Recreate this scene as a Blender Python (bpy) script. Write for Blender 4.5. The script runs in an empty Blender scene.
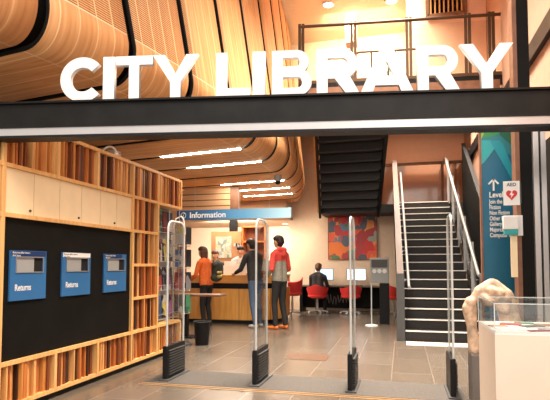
import bpy, bmesh, math, random
import numpy as np
from mathutils import Vector, Matrix
random.seed(7)
R = math.radians
S = bpy.context.scene
COL = S.collection

# ------------------------------------------------------------------ camera
YAW = 14.233; PITCH = 3.0
cam = bpy.data.cameras.new('camera'); camo = bpy.data.objects.new('camera', cam); COL.objects.link(camo)
camo.location = (0, 0, 1.25); camo.rotation_euler = (R(90 + PITCH), 0, R(YAW))
cam.sensor_width = 36; cam.lens = 36 * 500 / 550; cam.shift_y = 38.8 / 550; cam.clip_start = .05
S.camera = camo

# ------------------------------------------------------------------ light
S.view_settings.view_transform = 'Standard'; S.view_settings.look = 'None'
S.view_settings.gamma = 1; S.view_settings.exposure = 0.35; S.view_settings.use_curve_mapping = False
w = bpy.data.worlds.new('world'); S.world = w; w.use_nodes = True
w.node_tree.nodes['Background'].inputs[0].default_value = (1, .93, .85, 1)
w.node_tree.nodes['Background'].inputs[1].default_value = 1.0

def area(name, loc, size, power, color=(1, .84, .66), rot=(0, 0, 0), sizey=None, spread=None):
    l = bpy.data.lights.new(name, 'AREA'); l.energy = power; l.color = color; l.size = size
    if spread: l.spread = R(spread)
    if sizey: l.shape = 'RECTANGLE'; l.size_y = sizey
    o = bpy.data.objects.new(name, l); COL.objects.link(o); o.location = loc; o.rotation_euler = rot
    return o
area('foyer_fill', (-.6, .2, 5.6), 3.2, 270, (1, .93, .86))  # added unseen fill that brightens the foreground
area('foyer_side_fill', (1.6, 0.2, 3.2), 1.6, 36, (1, .93, .86), (R(55), 0, R(50)))  # added fill aimed across the entrance from the right, out of view
area('atrium_fill', (-.2, 6.6, 6.9), 1.4, 400, (1, .88, .74), sizey=2.8, spread=90)  # unseen overhead fill added for the atrium
area('gallery_fill', (-.3, 9.6, 6.9), 1.4, 230, (1, .90, .68), sizey=1.6, spread=100)  # fill added above the gallery, outside the view
area('gallery_wall_fill', (-.9, 11.0, 6.85), 1.6, 95, (1, .85, .55), (R(62), 0, 0), sizey=.3, spread=110)  # added unseen lamp that brightens the upper wall behind the letters
area('stair_fill', (0.8, 11.7, 6.9), 1.0, 230, (1, .88, .74), spread=90)  # extra fill added over the stairs, without a fixture
area('staff_fill', (-4.3, 11.7, 2.9), 1.5, 110, (1, .87, .70))  # unseen fill added under the soffit for the staff side
area('recess_fill', (-4.7, 13.5, 2.42), 1.6, 170, (1, .90, .76), (R(48), 0, 0), sizey=.3)  # added fill turned toward the recess wall, no fixture of its own

# ------------------------------------------------------------------ materials
MATS = {}
def mat(name, col, rough=.5, metal=0, spec=.5, emit=0, ecol=None, noise=0, nscale=8, bump=0, alpha=1, trans=0, ior=1.45):
    if name in MATS: return MATS[name]
    m = bpy.data.materials.new(name); m.use_nodes = True; nt = m.node_tree; b = nt.nodes['Principled BSDF']
    b.inputs['Base Color'].default_value = (*col, 1); b.inputs['Roughness'].default_value = rough
    b.inputs['Metallic'].default_value = metal; b.inputs['Specular IOR Level'].default_value = spec
    b.inputs['IOR'].default_value = ior
    if emit: b.inputs['Emission Color'].default_value = (*(ecol or col), 1); b.inputs['Emission Strength'].default_value = emit
    if trans: b.inputs['Transmission Weight'].default_value = trans
    if alpha < 1: b.inputs['Alpha'].default_value = alpha
    tc = nt.nodes.new('ShaderNodeTexCoord'); n = nt.nodes.new('ShaderNodeTexNoise'); n.inputs['Scale'].default_value = nscale
    n.inputs['Detail'].default_value = 4
    nt.links.new(tc.outputs['Object'], n.inputs['Vector'])
    r = nt.nodes.new('ShaderNodeValToRGB'); k = noise or .03
    r.color_ramp.elements[0].position = .3; r.color_ramp.elements[1].position = .7
    r.color_ramp.elements[0].color = (*[c * (1 - k) for c in col], 1); r.color_ramp.elements[1].color = (*[min(1, c * (1 + k)) for c in col], 1)
    nt.links.new(n.outputs[0], r.inputs[0]); nt.links.new(r.outputs[0], b.inputs['Base Color'])
    if bump:
        bu = nt.nodes.new('ShaderNodeBump'); bu.inputs['Strength'].default_value = bump
        nt.links.new(n.outputs[0], bu.inputs['Height']); nt.links.new(bu.outputs[0], b.inputs['Normal'])
    MATS[name] = m; return m

def wood(name, c1, c2, stretch=(12, 12, .7), rough=.42, seams=None):
    """grain along the axis with the small stretch; seams=(axis, pitch) adds thin dark joints"""
    if name in MATS: return MATS[name]
    m = bpy.data.materials.new(name); m.use_nodes = True; nt = m.node_tree; b = nt.nodes['Principled BSDF']
    tc = nt.nodes.new('ShaderNodeTexCoord'); mp = nt.nodes.new('ShaderNodeMapping'); mp.inputs['Scale'].default_value = stretch
    n = nt.nodes.new('ShaderNodeTexNoise'); n.inputs['Scale'].default_value = 2.2; n.inputs['Detail'].default_value = 6; n.inputs['Distortion'].default_value = .6
    nt.links.new(tc.outputs['Object'], mp.inputs[0]); nt.links.new(mp.outputs[0], n.inputs['Vector'])
    r = nt.nodes.new('ShaderNodeValToRGB'); r.color_ramp.elements[0].position = .32; r.color_ramp.elements[1].position = .68
    r.color_ramp.elements[0].color = (*c1, 1); r.color_ramp.elements[1].color = (*c2, 1)
    nt.links.new(n.outputs[0], r.inputs[0]); out = r.outputs[0]
    if seams:
        for ax, pitch, wd, dk in seams:
            sx = nt.nodes.new('ShaderNodeSeparateXYZ'); nt.links.new(tc.outputs['Object'], sx.inputs[0])
            d = nt.nodes.new('ShaderNodeMath'); d.operation = 'DIVIDE'; d.inputs[1].default_value = pitch; nt.links.new(sx.outputs[ax], d.inputs[0])
            f = nt.nodes.new('ShaderNodeMath'); f.operation = 'FRACT'; nt.links.new(d.outputs[0], f.inputs[0])
            l = nt.nodes.new('ShaderNodeMath'); l.operation = 'LESS_THAN'; l.inputs[1].default_value = wd / pitch; nt.links.new(f.outputs[0], l.inputs[0])
            mx = nt.nodes.new('ShaderNodeMixRGB'); mx.inputs[2].default_value = (*dk, 1)
            nt.links.new(l.outputs[0], mx.inputs[0]); nt.links.new(out, mx.inputs[1]); out = mx.outputs[0]
    nt.links.new(out, b.inputs['Base Color']); b.inputs['Roughness'].default_value = rough
    MATS[name] = m; return m

M = dict(
    cream=mat('cream_paint', (.80, .62, .46), .7), salmon=mat('salmon_paint', (.86, .56, .40), .65),
    white=mat('white_paint', (.86, .85, .82), .45), warmwhite=mat('warm_white_board', (.95, .77, .50), .25),
    black=mat('black_powder_coat', (.009, .009, .010), .42, spec=.25), void=mat('void_black', (.006, .005, .004), .9),
    charcoal=mat('charcoal_panel', (.007, .0065, .006), .6, spec=.15, noise=.25, nscale=3),
    steel=mat('dark_steel', (.009, .0085, .008), .4, 0, spec=.22, noise=.4, nscale=6),
    alu=mat('brushed_aluminium', (.50, .49, .49), .34, .6), silver=mat('silver_paint', (.55, .53, .51), .38, .5),
    brass=mat('bronze_rail', (.10, .055, .028), .4, .2), treadm=mat('stair_tread', (.014, .011, .009), .5, noise=.3, nscale=30),
    nose=mat('pale_nosing', (.78, .74, .70), .4), brown=mat('brown_timber_edge', (.22, .10, .055), .5, noise=.2),
    blue=mat('return_blue', (.035, .15, .36), .35), navy=mat('navy_label', (.012, .035, .13), .4),
    rubber=mat('black_rubber', (.015, .015, .016), .7), red=mat('red_upholstery', (.62, .035, .03), .5),
    lit=mat('light_strip', (1, .93, .80), .4, emit=60, ecol=(1, .90, .74)), down=mat('downlight_lens', (1, .93, .8), .4, emit=14, ecol=(1, .88, .68)),
    letter=mat('white_letter', (.80, .79, .77), .5, noise=.02), teal=mat('teal_ink', (.03, .35, .36), .5),
    redink=mat('red_ink', (.62, .03, .03), .5), greyp=mat('grey_plastic', (.34, .35, .35), .4), dgrey=mat('dark_grey_plastic', (.07, .07, .07), .45),
    ply=wood('plywood_frame', (.74, .38, .12), (.88, .54, .22)), tan=mat('tan_ceiling', (.50, .32, .20), .7),
    screen=mat('monitor_screen', (.45, .62, .85), .3, emit=.9, ecol=(.55, .75, 1)), paper=mat('paper', (.86, .84, .80), .7),
    stone=mat('carved_stone', (.60, .43, .30), .75, noise=.45, nscale=14, bump=.6), case=mat('case_laminate', (.79, .66, .54), .45, noise=.02),
    plinth=mat('grey_plinth', (.17, .15, .14), .6, noise=.1), dotm=mat('tactile_strip', (.70, .68, .64), .5),
)
# glass: mixes clear transparency with a fresnel reflection, so light passes through
def glassmat(name, tint=(.97, .97, .95), refl=.10, rough=.03):
    m = bpy.data.materials.new(name); m.use_nodes = True; nt = m.node_tree; nt.nodes.clear()
    o = nt.nodes.new('ShaderNodeOutputMaterial'); t = nt.nodes.new('ShaderNodeBsdfTransparent'); t.inputs[0].default_value = (*tint, 1)
    g = nt.nodes.new('ShaderNodeBsdfGlossy'); g.inputs['Roughness'].default_value = rough
    lw = nt.nodes.new('ShaderNodeLayerWeight'); lw.inputs[0].default_value = .35
    mu = nt.nodes.new('ShaderNodeMath'); mu.operation = 'MULTIPLY_ADD'; mu.inputs[1].default_value = .22; mu.inputs[2].default_value = refl
    mx = nt.nodes.new('ShaderNodeMixShader'); nt.links.new(lw.outputs['Fresnel'], mu.inputs[0]); nt.links.new(mu.outputs[0], mx.inputs[0])
    nt.links.new(t.outputs[0], mx.inputs[1]); nt.links.new(g.outputs[0], mx.inputs[2]); nt.links.new(mx.outputs[0], o.inputs[0]); return m
M['glass'] = glassmat('clear_acrylic', (.95, .96, .95), refl=.05)
M['edge'] = mat('bright_glass_edge', (.80, .84, .84), .15, trans=.22)
M['winglass'] = glassmat('landing_glass', (.92, .84, .78), .12, .08)
for i, (a, b_) in enumerate((((.44, .12, .03), (.60, .20, .05)), ((.68, .32, .10), (.82, .46, .17)), ((.17, .045, .015), (.27, .08, .03)),
                             ((.55, .19, .04), (.72, .31, .08)), ((.035, .016, .010), (.07, .03, .017)))):
    M['fin%d' % i] = wood('fin_wood_%d' % i, a, b_, (14, 14, .9))
M['counter'] = wood('counter_veneer', (.72, .32, .06), (.88, .46, .11), (9, 9, .6), .35, seams=(('X', .62, .010, (.25, .10, .03)),))
M['ctop'] = wood('counter_top_timber', (.78, .34, .07), (.90, .46, .12), (1, 9, 9), .3)
M['boardw'] = wood('notice_board_timber', (.40, .19, .085), (.50, .26, .12), (2, 2, 2))
M['horiz'] = wood('horizontal_board', (.66, .38, .20), (.76, .47, .26), (.7, 9, 9), .4, seams=(('Z', .135, .022, (.13, .05, .02)),))

# soffit: plywood panels with pale ribs; upper face perforated above a height
def panel_mat():
    m = bpy.data.materials.new('curved_ply_panel'); m.use_nodes = True; nt = m.node_tree; b = nt.nodes['Principled BSDF']; L = nt.links.new
    uv = nt.nodes.new('ShaderNodeUVMap'); sx = nt.nodes.new('ShaderNodeSeparateXYZ'); L(uv.outputs[0], sx.inputs[0])  # U along profile (m), V along Y (m)
    def math_(op, a, b1=None, b2=None):
        n = nt.nodes.new('ShaderNodeMath'); n.operation = op
        for i, v in enumerate((a, b1, b2)):
            if v is None: continue
            if isinstance(v, (int, float)): n.inputs[i].default_value = v
            else: L(v, n.inputs[i])
        return n.outputs[0]
    U, V = sx.outputs[0], sx.outputs[1]
    mp = nt.nodes.new('ShaderNodeMapping'); mp.inputs['Scale'].default_value = (.8, 14, 1); L(uv.outputs[0], mp.inputs[0])
    n = nt.nodes.new('ShaderNodeTexNoise'); n.inputs['Scale'].default_value = 2; n.inputs['Detail'].default_value = 5; L(mp.outputs[0], n.inputs['Vector'])
    r = nt.nodes.new('ShaderNodeValToRGB'); r.color_ramp.elements[0].position = .3; r.color_ramp.elements[1].position = .7
    r.color_ramp.elements[0].color = (.58, .26, .095, 1); r.color_ramp.elements[1].color = (.76, .41, .18, 1); L(n.outputs[0], r.inputs[0])
    rib = math_('LESS_THAN', math_('FRACT', math_('DIVIDE', V, .19)), .07)          # pale batten lines running across the panel
    mx = nt.nodes.new('ShaderNodeMixRGB'); mx.inputs[2].default_value = (.84, .54, .28, 1); L(rib, mx.inputs[0]); L(r.outputs[0], mx.inputs[1])
    # perforation slots above the bend
    up = math_('MULTIPLY', math_('GREATER_THAN', U, 5.60), math_('LESS_THAN', V, 5.3))
    slot = math_('MULTIPLY', math_('LESS_THAN', math_('FRACT', math_('DIVIDE', U, .022)), .40), math_('SUBTRACT', 1.0, rib))
    slot = math_('MULTIPLY', slot, up)
    m2 = nt.nodes.new('ShaderNodeMixRGB'); m2.inputs[2].default_value = (.20, .085, .03, 1); L(slot, m2.inputs[0]); L(mx.outputs[0], m2.inputs[1])
    # fine seams where panels meet at the start and end of the bend
    s1 = math_('LESS_THAN', math_('ABSOLUTE', math_('SUBTRACT', U, 4.99)), .006)
    s2 = math_('LESS_THAN', math_('ABSOLUTE', math_('SUBTRACT', U, 5.60)), .006)
    m3 = nt.nodes.new('ShaderNodeMixRGB'); m3.inputs[2].default_value = (.85, .62, .40, 1); L(math_('MAXIMUM', s1, s2), m3.inputs[0]); L(m2.outputs[0], m3.inputs[1])
    L(m3.outputs[0], b.inputs['Base Color']); b.inputs['Roughness'].default_value = .5; b.inputs['Specular IOR Level'].default_value = .3
    return m
M['panel'] = panel_mat()

def floor_mat():
    m = bpy.data.materials.new('stone_tile_floor'); m.use_nodes = True; nt = m.node_tree; b = nt.nodes['Principled BSDF']; L = nt.links.new
    tc = nt.nodes.new('ShaderNodeTexCoord'); br = nt.nodes.new('ShaderNodeTexBrick')
    mp = nt.nodes.new('ShaderNodeMapping'); mp.inputs['Rotation'].default_value = (0, 0, R(90)); mp.inputs['Location'].default_value = (.2, .13, 0)
    L(tc.outputs['Object'], mp.inputs[0]); L(mp.outputs[0], br.inputs['Vector'])
    br.inputs['Scale'].default_value = 1; br.inputs['Brick Width'].default_value = .9; br.inputs['Row Height'].default_value = .45
    br.inputs['Mortar Size'].default_value = .006; br.inputs['Color1'].default_value = (.122, .096, .074, 1); br.inputs['Color2'].default_value = (.146, .118, .094, 1)
    br.inputs['Mortar'].default_value = (.20, .17, .148, 1); br.offset = .5
    n = nt.nodes.new('ShaderNodeTexNoise'); n.inputs['Scale'].default_value = 1.6; n.inputs['Detail'].default_value = 3; n.inputs['Roughness'].default_value = .5
    L(tc.outputs['Object'], n.inputs['Vector'])
    mx = nt.nodes.new('ShaderNodeMixRGB'); mx.blend_type = 'OVERLAY'; mx.inputs[0].default_value = .16; L(br.outputs[0], mx.inputs[1]); L(n.outputs[0], mx.inputs[2])
    L(mx.outputs[0], b.inputs['Base Color'])
    rr = nt.nodes.new('ShaderNodeMapRange'); rr.inputs[3].default_value = .20; rr.inputs[4].default_value = .30; L(n.outputs[0], rr.inputs[0]); L(rr.outputs[0], b.inputs['Roughness'])
    return m
M['floor'] = floor_mat()

def painting_mat(name, pal, scale, seed):
    m = bpy.data.materials.new(name); m.use_nodes = True; nt = m.node_tree; b = nt.nodes['Principled BSDF']; L = nt.links.new
    tc = nt.nodes.new('ShaderNodeTexCoord'); mp = nt.nodes.new('ShaderNodeMapping'); mp.inputs['Location'].default_value = (seed, 0, seed); mp.inputs['Scale'].default_value = scale
    n = nt.nodes.new('ShaderNodeTexNoise'); n.inputs['Scale'].default_value = 2.2; L(tc.outputs['Object'], mp.inputs[0])
    add = nt.nodes.new('ShaderNodeMixRGB'); add.inputs[0].default_value = .25; L(mp.outputs[0], n.inputs['Vector']); L(mp.outputs[0], add.inputs[1]); L(n.outputs[1], add.inputs[2])
    v = nt.nodes.new('ShaderNodeTexVoronoi'); v.inputs['Scale'].default_value = 3.2; v.distance = 'CHEBYCHEV'; L(add.outputs[0], v.inputs['Vector'])
    sx = nt.nodes.new('ShaderNodeSeparateColor'); L(v.outputs['Color'], sx.inputs[0])
    r = nt.nodes.new('ShaderNodeValToRGB'); r.color_ramp.interpolation = 'CONSTANT'
    for i, c in enumerate(pal):
        e = r.color_ramp.elements[i] if i < 2 else r.color_ramp.elements.new(i / len(pal))
        e.position = i / len(pal); e.color = (*c, 1)
    L(sx.outputs[0], r.inputs[0]); L(r.outputs[0], b.inputs['Base Color']); b.inputs['Roughness'].default_value = .55; return m

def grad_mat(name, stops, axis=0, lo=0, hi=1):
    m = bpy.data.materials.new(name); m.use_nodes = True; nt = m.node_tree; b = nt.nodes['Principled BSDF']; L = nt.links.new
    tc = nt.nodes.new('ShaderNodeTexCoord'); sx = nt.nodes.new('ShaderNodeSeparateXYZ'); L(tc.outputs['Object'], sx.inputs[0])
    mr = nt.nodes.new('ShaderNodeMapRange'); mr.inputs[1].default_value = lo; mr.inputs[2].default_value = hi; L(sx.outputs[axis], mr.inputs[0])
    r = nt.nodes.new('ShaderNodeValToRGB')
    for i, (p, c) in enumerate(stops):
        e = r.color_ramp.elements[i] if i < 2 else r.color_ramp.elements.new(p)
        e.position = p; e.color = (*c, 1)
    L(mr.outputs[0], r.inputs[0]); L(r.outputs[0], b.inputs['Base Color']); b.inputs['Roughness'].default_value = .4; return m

# ------------------------------------------------------------------ mesh builder (world coordinates, converted to the parent's space)
class MB:
    def __init__(s): s.v = []; s.f = []; s.m = []
    def _add(s, vs, fs, mi=0):
        k = len(s.v); s.v += [tuple(x) for x in vs]; s.f += [tuple(i + k for i in f) for f in fs]; s.m += [mi] * len(fs)
    def box(s, x0, x1, y0, y1, z0, z1, rot=0, c=None, mi=0, bev=0):
        x0, x1 = sorted((x0, x1)); y0, y1 = sorted((y0, y1)); z0, z1 = sorted((z0, z1))
        if bev:
            b = min(bev, (x1-x0)/2.1, (y1-y0)/2.1, (z1-z0)/2.1); bm = bmesh.new(); bmesh.ops.create_cube(bm, size=1)
            for v in bm.verts: v.co = Vector(((x0+x1)/2 + v.co.x*(x1-x0), (y0+y1)/2 + v.co.y*(y1-y0), (z0+z1)/2 + v.co.z*(z1-z0)))
            bmesh.ops.bevel(bm, geom=bm.edges[:], offset=b, segments=2, profile=.7, affect='EDGES')
            bm.verts.index_update(); vs = [v.co.copy() for v in bm.verts]; fs = [[v.index for v in f.verts] for f in bm.faces]; bm.free()
        else:
            vs = [Vector((x, y, z)) for x in (x0, x1) for y in (y0, y1) for z in (z0, z1)]
            fs = [(0, 1, 3, 2), (4, 6, 7, 5), (0, 4, 5, 1), (2, 3, 7, 6), (0, 2, 6, 4), (1, 5, 7, 3)]
        if rot:
            c = Vector(c) if c else Vector(((x0+x1)/2, (y0+y1)/2, 0)); q = Matrix.Rotation(rot, 3, 'Z'); vs = [q @ (Vector(v) - c) + c for v in vs]
        s._add(vs, fs, mi); return s
    def bar(s, a, b, w, h, up=(0, 0, 1), mi=0):
        a = Vector(a); b = Vector(b); d = (b - a).normalized(); u = Vector(up); r = d.cross(u)
        if r.length < 1e-4: r = d.cross(Vector((1, 0, 0)))
        r.normalize(); u = r.cross(d).normalized(); vs = []
        for p in (a, b):
            for i, j in ((-1, -1), (1, -1), (1, 1), (-1, 1)): vs.append(p + r * (w/2*i) + u * (h/2*j))
        s._add(vs, [(3, 2, 1, 0), (4, 5, 6, 7), (0, 1, 5, 4), (1, 2, 6, 5), (2, 3, 7, 6), (3, 0, 4, 7)], mi); return s
    def tube(s, pts, r, n=12, mi=0, close=False):
        pts = [Vector(p) for p in pts]; rs = r if isinstance(r, (list, tuple)) else [r] * len(pts); rings = []; prev = None; k = len(pts)
        for i, p in enumerate(pts):
            if close: d = pts[(i+1) % k] - pts[i-1]
            else: d = pts[min(i+1, k-1)] - pts[max(i-1, 0)]
            d.normalize()
            if prev is None: prev = d.orthogonal().normalized()
            u = (prev - d * prev.dot(d)).normalized(); prev = u; w_ = d.cross(u)
            rings.append([p + (u * math.cos(t) + w_ * math.sin(t)) * rs[i] for t in [2*math.pi*j/n for j in range(n)]])
        vs = [v for g in rings for v in g]; fs = []
        for i in range(k if close else k-1):
            a0 = i*n; b0 = ((i+1) % k)*n
            for j in range(n): fs.append((a0+j, a0+(j+1) % n, b0+(j+1) % n, b0+j))
        if not close: fs += [tuple(range(n-1, -1, -1)), tuple(range((k-1)*n, k*n))]
        s._add(vs, fs, mi); return s
    def lathe(s, c, prof, n=28, mi=0, sc=(1, 1)):
        c = Vector(c); vs = []; k = len(prof)
        for r, z in prof:
            for j in range(n): t = 2*math.pi*j/n; vs.append(c + Vector((r*math.cos(t)*sc[0], r*math.sin(t)*sc[1], z)))
        fs = [(i*n+j, i*n+(j+1) % n, (i+1)*n+(j+1) % n, (i+1)*n+j) for i in range(k-1) for j in range(n)]
        fs += [tuple(range(n-1, -1, -1)), tuple(range((k-1)*n, k*n))]
        s._add(vs, fs, mi); return s
    def prism(s, poly, o, ux, uy, depth, mi=0):
        """poly in 2D, origin o, axes ux uy, extruded by vector depth"""
        o = Vector(o); ux = Vector(ux); uy = Vector(uy); dp = Vector(depth); n = len(poly)
        a = [o + ux*p[0] + uy*p[1] for p in poly]; vs = a + [p + dp for p in a]
        fs = [tuple(range(n)), tuple(range(2*n-1, n-1, -1))] + [(i, i+n, (i+1) % n+n, (i+1) % n) for i in range(n)]
        s._add(vs, fs, mi); return s
    def ball(s, c, r, sc=(1, 1, 1), n=14, mi=0):
        c = Vector(c); vs = [c + Vector((0, 0, -r*sc[2]))]; k = n//2
        for i in range(1, k):
            t = math.pi*i/k
            for j in range(n): p = 2*math.pi*j/n; vs.append(c + Vector((r*math.sin(t)*math.cos(p)*sc[0], r*math.sin(t)*math.sin(p)*sc[1], -r*math.cos(t)*sc[2])))
        vs.append(c + Vector((0, 0, r*sc[2]))); e = len(vs)-1; fs = [(0, 1+(j+1) % n, 1+j) for j in range(n)]
        for i in range(k-2):
            for j in range(n): a0 = 1+i*n; fs.append((a0+j, a0+(j+1) % n, a0+n+(j+1) % n, a0+n+j))
        a0 = 1+(k-2)*n; fs += [(a0+j, a0+(j+1) % n, e) for j in range(n)]
        s._add(vs, fs, mi); return s
    def build(s, name, m, parent=None, smooth=False, **tags):
        me = bpy.data.meshes.new(name); vs = s.v
        if parent is not None:
            inv = world_of(parent).inverted(); vs = [inv @ Vector(v) for v in vs]
        me.from_pydata(vs, [], s.f); me.validate()
        ms = m if isinstance(m, (list, tuple)) else [m]
        for q in ms: me.materials.append(q)
        if len(ms) > 1 and len(me.polygons) == len(s.m): me.polygons.foreach_set('material_index', s.m)
        bm = bmesh.new(); bm.from_mesh(me); bmesh.ops.recalc_face_normals(bm, faces=bm.faces[:]); bm.to_mesh(me); bm.free()
        if smooth:
            me.polygons.foreach_set('use_smooth', [True]*len(me.polygons)); me.set_sharp_from_angle(angle=R(40))
        o = bpy.data.objects.new(name, me); COL.objects.link(o)
        if parent is not None: o.parent = parent
        for k, v in tags.items(): o[k] = v
        return o
def world_of(o):
    mt = o.matrix_basis.copy()
    while o.parent: o = o.parent; mt = o.matrix_basis @ mt
    return mt
def tag(o, label, cat, group=None, kind=None):
    o['label'] = label; o['category'] = cat
    if group: o['group'] = group
    if kind: o['kind'] = kind
    return o
def thing(name, label, cat, loc, rz=0, group=None):
    o = bpy.data.objects.new(name, None); COL.objects.link(o); o.location = loc; o.rotation_euler = (0, 0, rz); o.empty_display_size = .1
    return tag(o, label, cat, group)
def dup(o, loc=None, rz=None, label=None, parent=None):
    c = o.copy(); COL.objects.link(c); c.parent = parent
    if loc is not None: c.location = loc
    if rz is not None: c.rotation_euler = (0, 0, rz)
    if label: c['label'] = label
    for ch in list(o.children): dup(ch, parent=c)
    return c
def struct(mb, name, m, smooth=False): return mb.build(name, m, None, smooth, kind='structure')
DG = None
def text(body, size, o, ux, uy, m, name='lettering', parent=None, depth=.003, bold=0, align='LEFT', xs=1, **tags):
    cu = bpy.data.curves.new(name, 'FONT'); cu.body = body; cu.size = size; cu.extrude = depth; cu.offset = bold; cu.align_x = align; cu.space_line = .95
    t = bpy.data.objects.new('tmp', cu); COL.objects.link(t); bpy.context.view_layer.update()
    me = bpy.data.meshes.new_from_object(t.evaluated_get(bpy.context.evaluated_depsgraph_get()))
    bpy.data.objects.remove(t); bpy.data.curves.remove(cu)
    o = Vector(o); ux = Vector(ux).normalized(); uy = Vector(uy).normalized(); n = ux.cross(uy)
    mt = Matrix(((ux.x*xs, uy.x, n.x, o.x), (ux.y*xs, uy.y, n.y, o.y), (ux.z*xs, uy.z, n.z, o.z), (0, 0, 0, 1)))
    if parent is not None: mt = world_of(parent).inverted() @ mt
    me.transform(mt); me.materials.clear(); me.materials.append(m); me.name = name
    ob = bpy.data.objects.new(name, me); COL.objects.link(ob)
    if parent is not None: ob.parent = parent
    for k, v in tags.items(): ob[k] = v
    return ob

# ================================================================== THE SHELL
struct(MB().box(-9, 3.2, -2.5, 17, -.12, 0), 'floor', M['floor'])
struct(MB().box(-3.0, 1.64, 13.9, 14.05, 0, 7.0), 'wall_back', M['cream'])
struct(MB().box(-3.12, -3.0, 13.9, 16.0, 0, 7), 'wall_recess', M['cream'])
struct(MB().box(-9, -3.0, 16.0, 16.15, 0, 4), 'wall_far', M['cream'])
struct(MB().box(-9.1, -9, -2.5, 16.15, 0, 7.2), 'wall_left', M['cream'])
struct(MB().box(-9, -3.0, 13.2, 16, 2.52, 2.62), 'ceiling_recess', M['tan'])
struct(MB().box(-9, -3.0, 13.1, 13.2, 2.52, 3.2), 'trim_recess', M['tan'])
struct(MB().box(-9, 3, 2.9, 14.2, 7.0, 7.1), 'ceiling_atrium', M['cream'])
# right wall: charcoal glazing line below, salmon plaster above
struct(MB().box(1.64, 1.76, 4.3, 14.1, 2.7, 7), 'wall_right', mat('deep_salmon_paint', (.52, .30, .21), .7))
struct(MB().box(1.64, 1.76, 4.3, 14.1, 0, 2.7), 'wall_right_lower', M['charcoal'])
struct(MB().box(1.58, 1.64, 4.3, 13.8, 3.80, 4.02), 'trim_stair', M['black'])

struct(MB().box(2.7, 2.82, -2.5, 4.42, 0, 7), 'wall_foyer', M['salmon'])
struct(MB().box(1.76, 2.7, 4.3, 4.42, 0, 7), 'wall_foyer_return', M['salmon'])

# ---------------- curved timber ceiling: panels with dark gaps
def edgeX(Y): return -1.99 - .0246 * (Y - 8.5) ** 2
RB = .34; ZS = 3.0
def profile():
    pts = []                                  # (dx from edge, z, u)
    n0 = 12; x0 = -6.3
    u = 0
    for i in range(n0+1): pts.append((x0 + (x0*-1-RB)*i/n0, ZS))
    for i in range(1, 13): t = math.pi/2*i/12; pts.append((-RB + RB*math.sin(t), ZS + RB*(1-math.cos(t))))
    for i in range(1, 15): h = 3.4*i/14; pts.append((-.10*h, ZS + RB + h))
    out = [(pts[0][0], pts[0][1], 0)]
    L_ = 0
    for a, b in zip(pts, pts[1:]): L_ += math.dist(a, b); out.append((b[0], b[1], L_))
    u0 = 5.0 - (out[n0][2])                   # the bend starts at u = 5
    return [(a, b, c + u0) for a, b, c in out]
PROF = profile()
def gapY(Yk, dx, z): return Yk - .16*(dx) - .16*max(0, z - ZS)
def panel(Y0, Y1, first=False):
    me_v = []; fs = []; uvs = []; ny = 4; th = .045
    for j in range(ny+1):
        Yk = Y0 + (Y1-Y0)*j/ny
        for dx, z, u in PROF:
            y = gapY(Yk, dx, z); me_v.append((edgeX(y if y > 2 else 2) + dx, y, z)); uvs.append((u, Yk))
    n = len(PROF)
    for j in range(ny):
        for i in range(n-1): a = j*n+i; fs.append((a, a+1, a+1+n, a+n))
    me = bpy.data.meshes.new('ceiling'); me.from_pydata(me_v, [], fs)
    uvl = me.uv_layers.new(name='UVMap')
    for p in me.polygons:
        for li in p.loop_indices: uvl.data[li].uv = uvs[me.loops[li].vertex_index]
    me.polygons.foreach_set('use_smooth', [True]*len(me.polygons))
    me.materials.append(M['panel']); o = bpy.data.objects.new('ceiling', me); COL.objects.link(o); o['kind'] = 'structure'
    me.materials.append(M['void'])
    md = o.modifiers.new('thickness', 'SOLIDIFY'); md.thickness = th; md.offset = 1; md.material_offset_rim = 1  # black rims paint shade into the gaps between the panels
    return o
GY = [3.28, 4.22, 5.17, 6.12, 7.07, 8.04, 9.01, 9.98, 10.95, 11.9, 12.85, 13.8]
prev = 2.0
for k, g in enumerate(GY):
    hw = .05
    panel(prev, g - hw); prev = g + hw
# dark backing behind the gaps
def backing():
    me_v = []; fs = []
    Ys = [1.9 + i*.6 for i in range(21)]
    for Yk in Ys:
        for dx, z, u in PROF:
            y = gapY(Yk, dx, z); 
            me_v.append((edgeX(max(y, 2)) + dx - .16, y, z + .16))
    n = len(PROF)
    for j in range(len(Ys)-1):
        for i in range(n-1): a = j*n+i; fs.append((a, a+1, a+1+n, a+n))
    me = bpy.data.meshes.new('ceiling_void'); me.from_pydata(me_v, [], fs); me.materials.append(M['void'])
    o = bpy.data.objects.new('ceiling_void', me); COL.objects.link(o); o['kind'] = 'structure'
    md = o.modifiers.new('thickness', 'SOLIDIFY'); md.thickness = .05; md.offset = 1
backing()
# strip lights let into five of the gaps
SL = [(4, -1.75, 'nearest and longest'), (5, -1.75, 'second nearest'), (7, -1.75, 'third nearest'), (8, -1.9, 'fourth nearest'), (9, -1.6, 'farthest')]
for gi, dx0, w_ in SL:
    Yk = GY[gi]; a = []
    for dx in (dx0, -RB + .02):
        y = gapY(Yk, dx, ZS); a.append((edgeX(y) + dx, y, ZS + .012))
    t = thing('ceiling_strip_light', 'slim glowing strip light in the curved timber ceiling, %s of the five' % w_, 'light', a[0], 0, 'strip lights in the timber ceiling')
    MB().bar(a[0], a[1], .07, .02).build('diffuser', M['lit'], t)
    MB().bar((a[0][0], a[0][1], ZS+.055), (a[1][0], a[1][1], ZS+.055), .09, .03).build('housing', M['white'], t)

# horizontal timber boards at the end of the soffit, hanging bulkhead
struct(MB().box(-8.9, -3.78, 10.5, 10.6, 2.50, 2.97).box(-3.78, -3.70, 10.5, 10.62, 2.50, 2.97), 'trim_bulkhead', M['horiz'])
struct(MB().box(-3.69, -3.5, 10.48, 10.62, 2.46, 2.98), 'trim_bulkhead_end', M['brown'])

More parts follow.
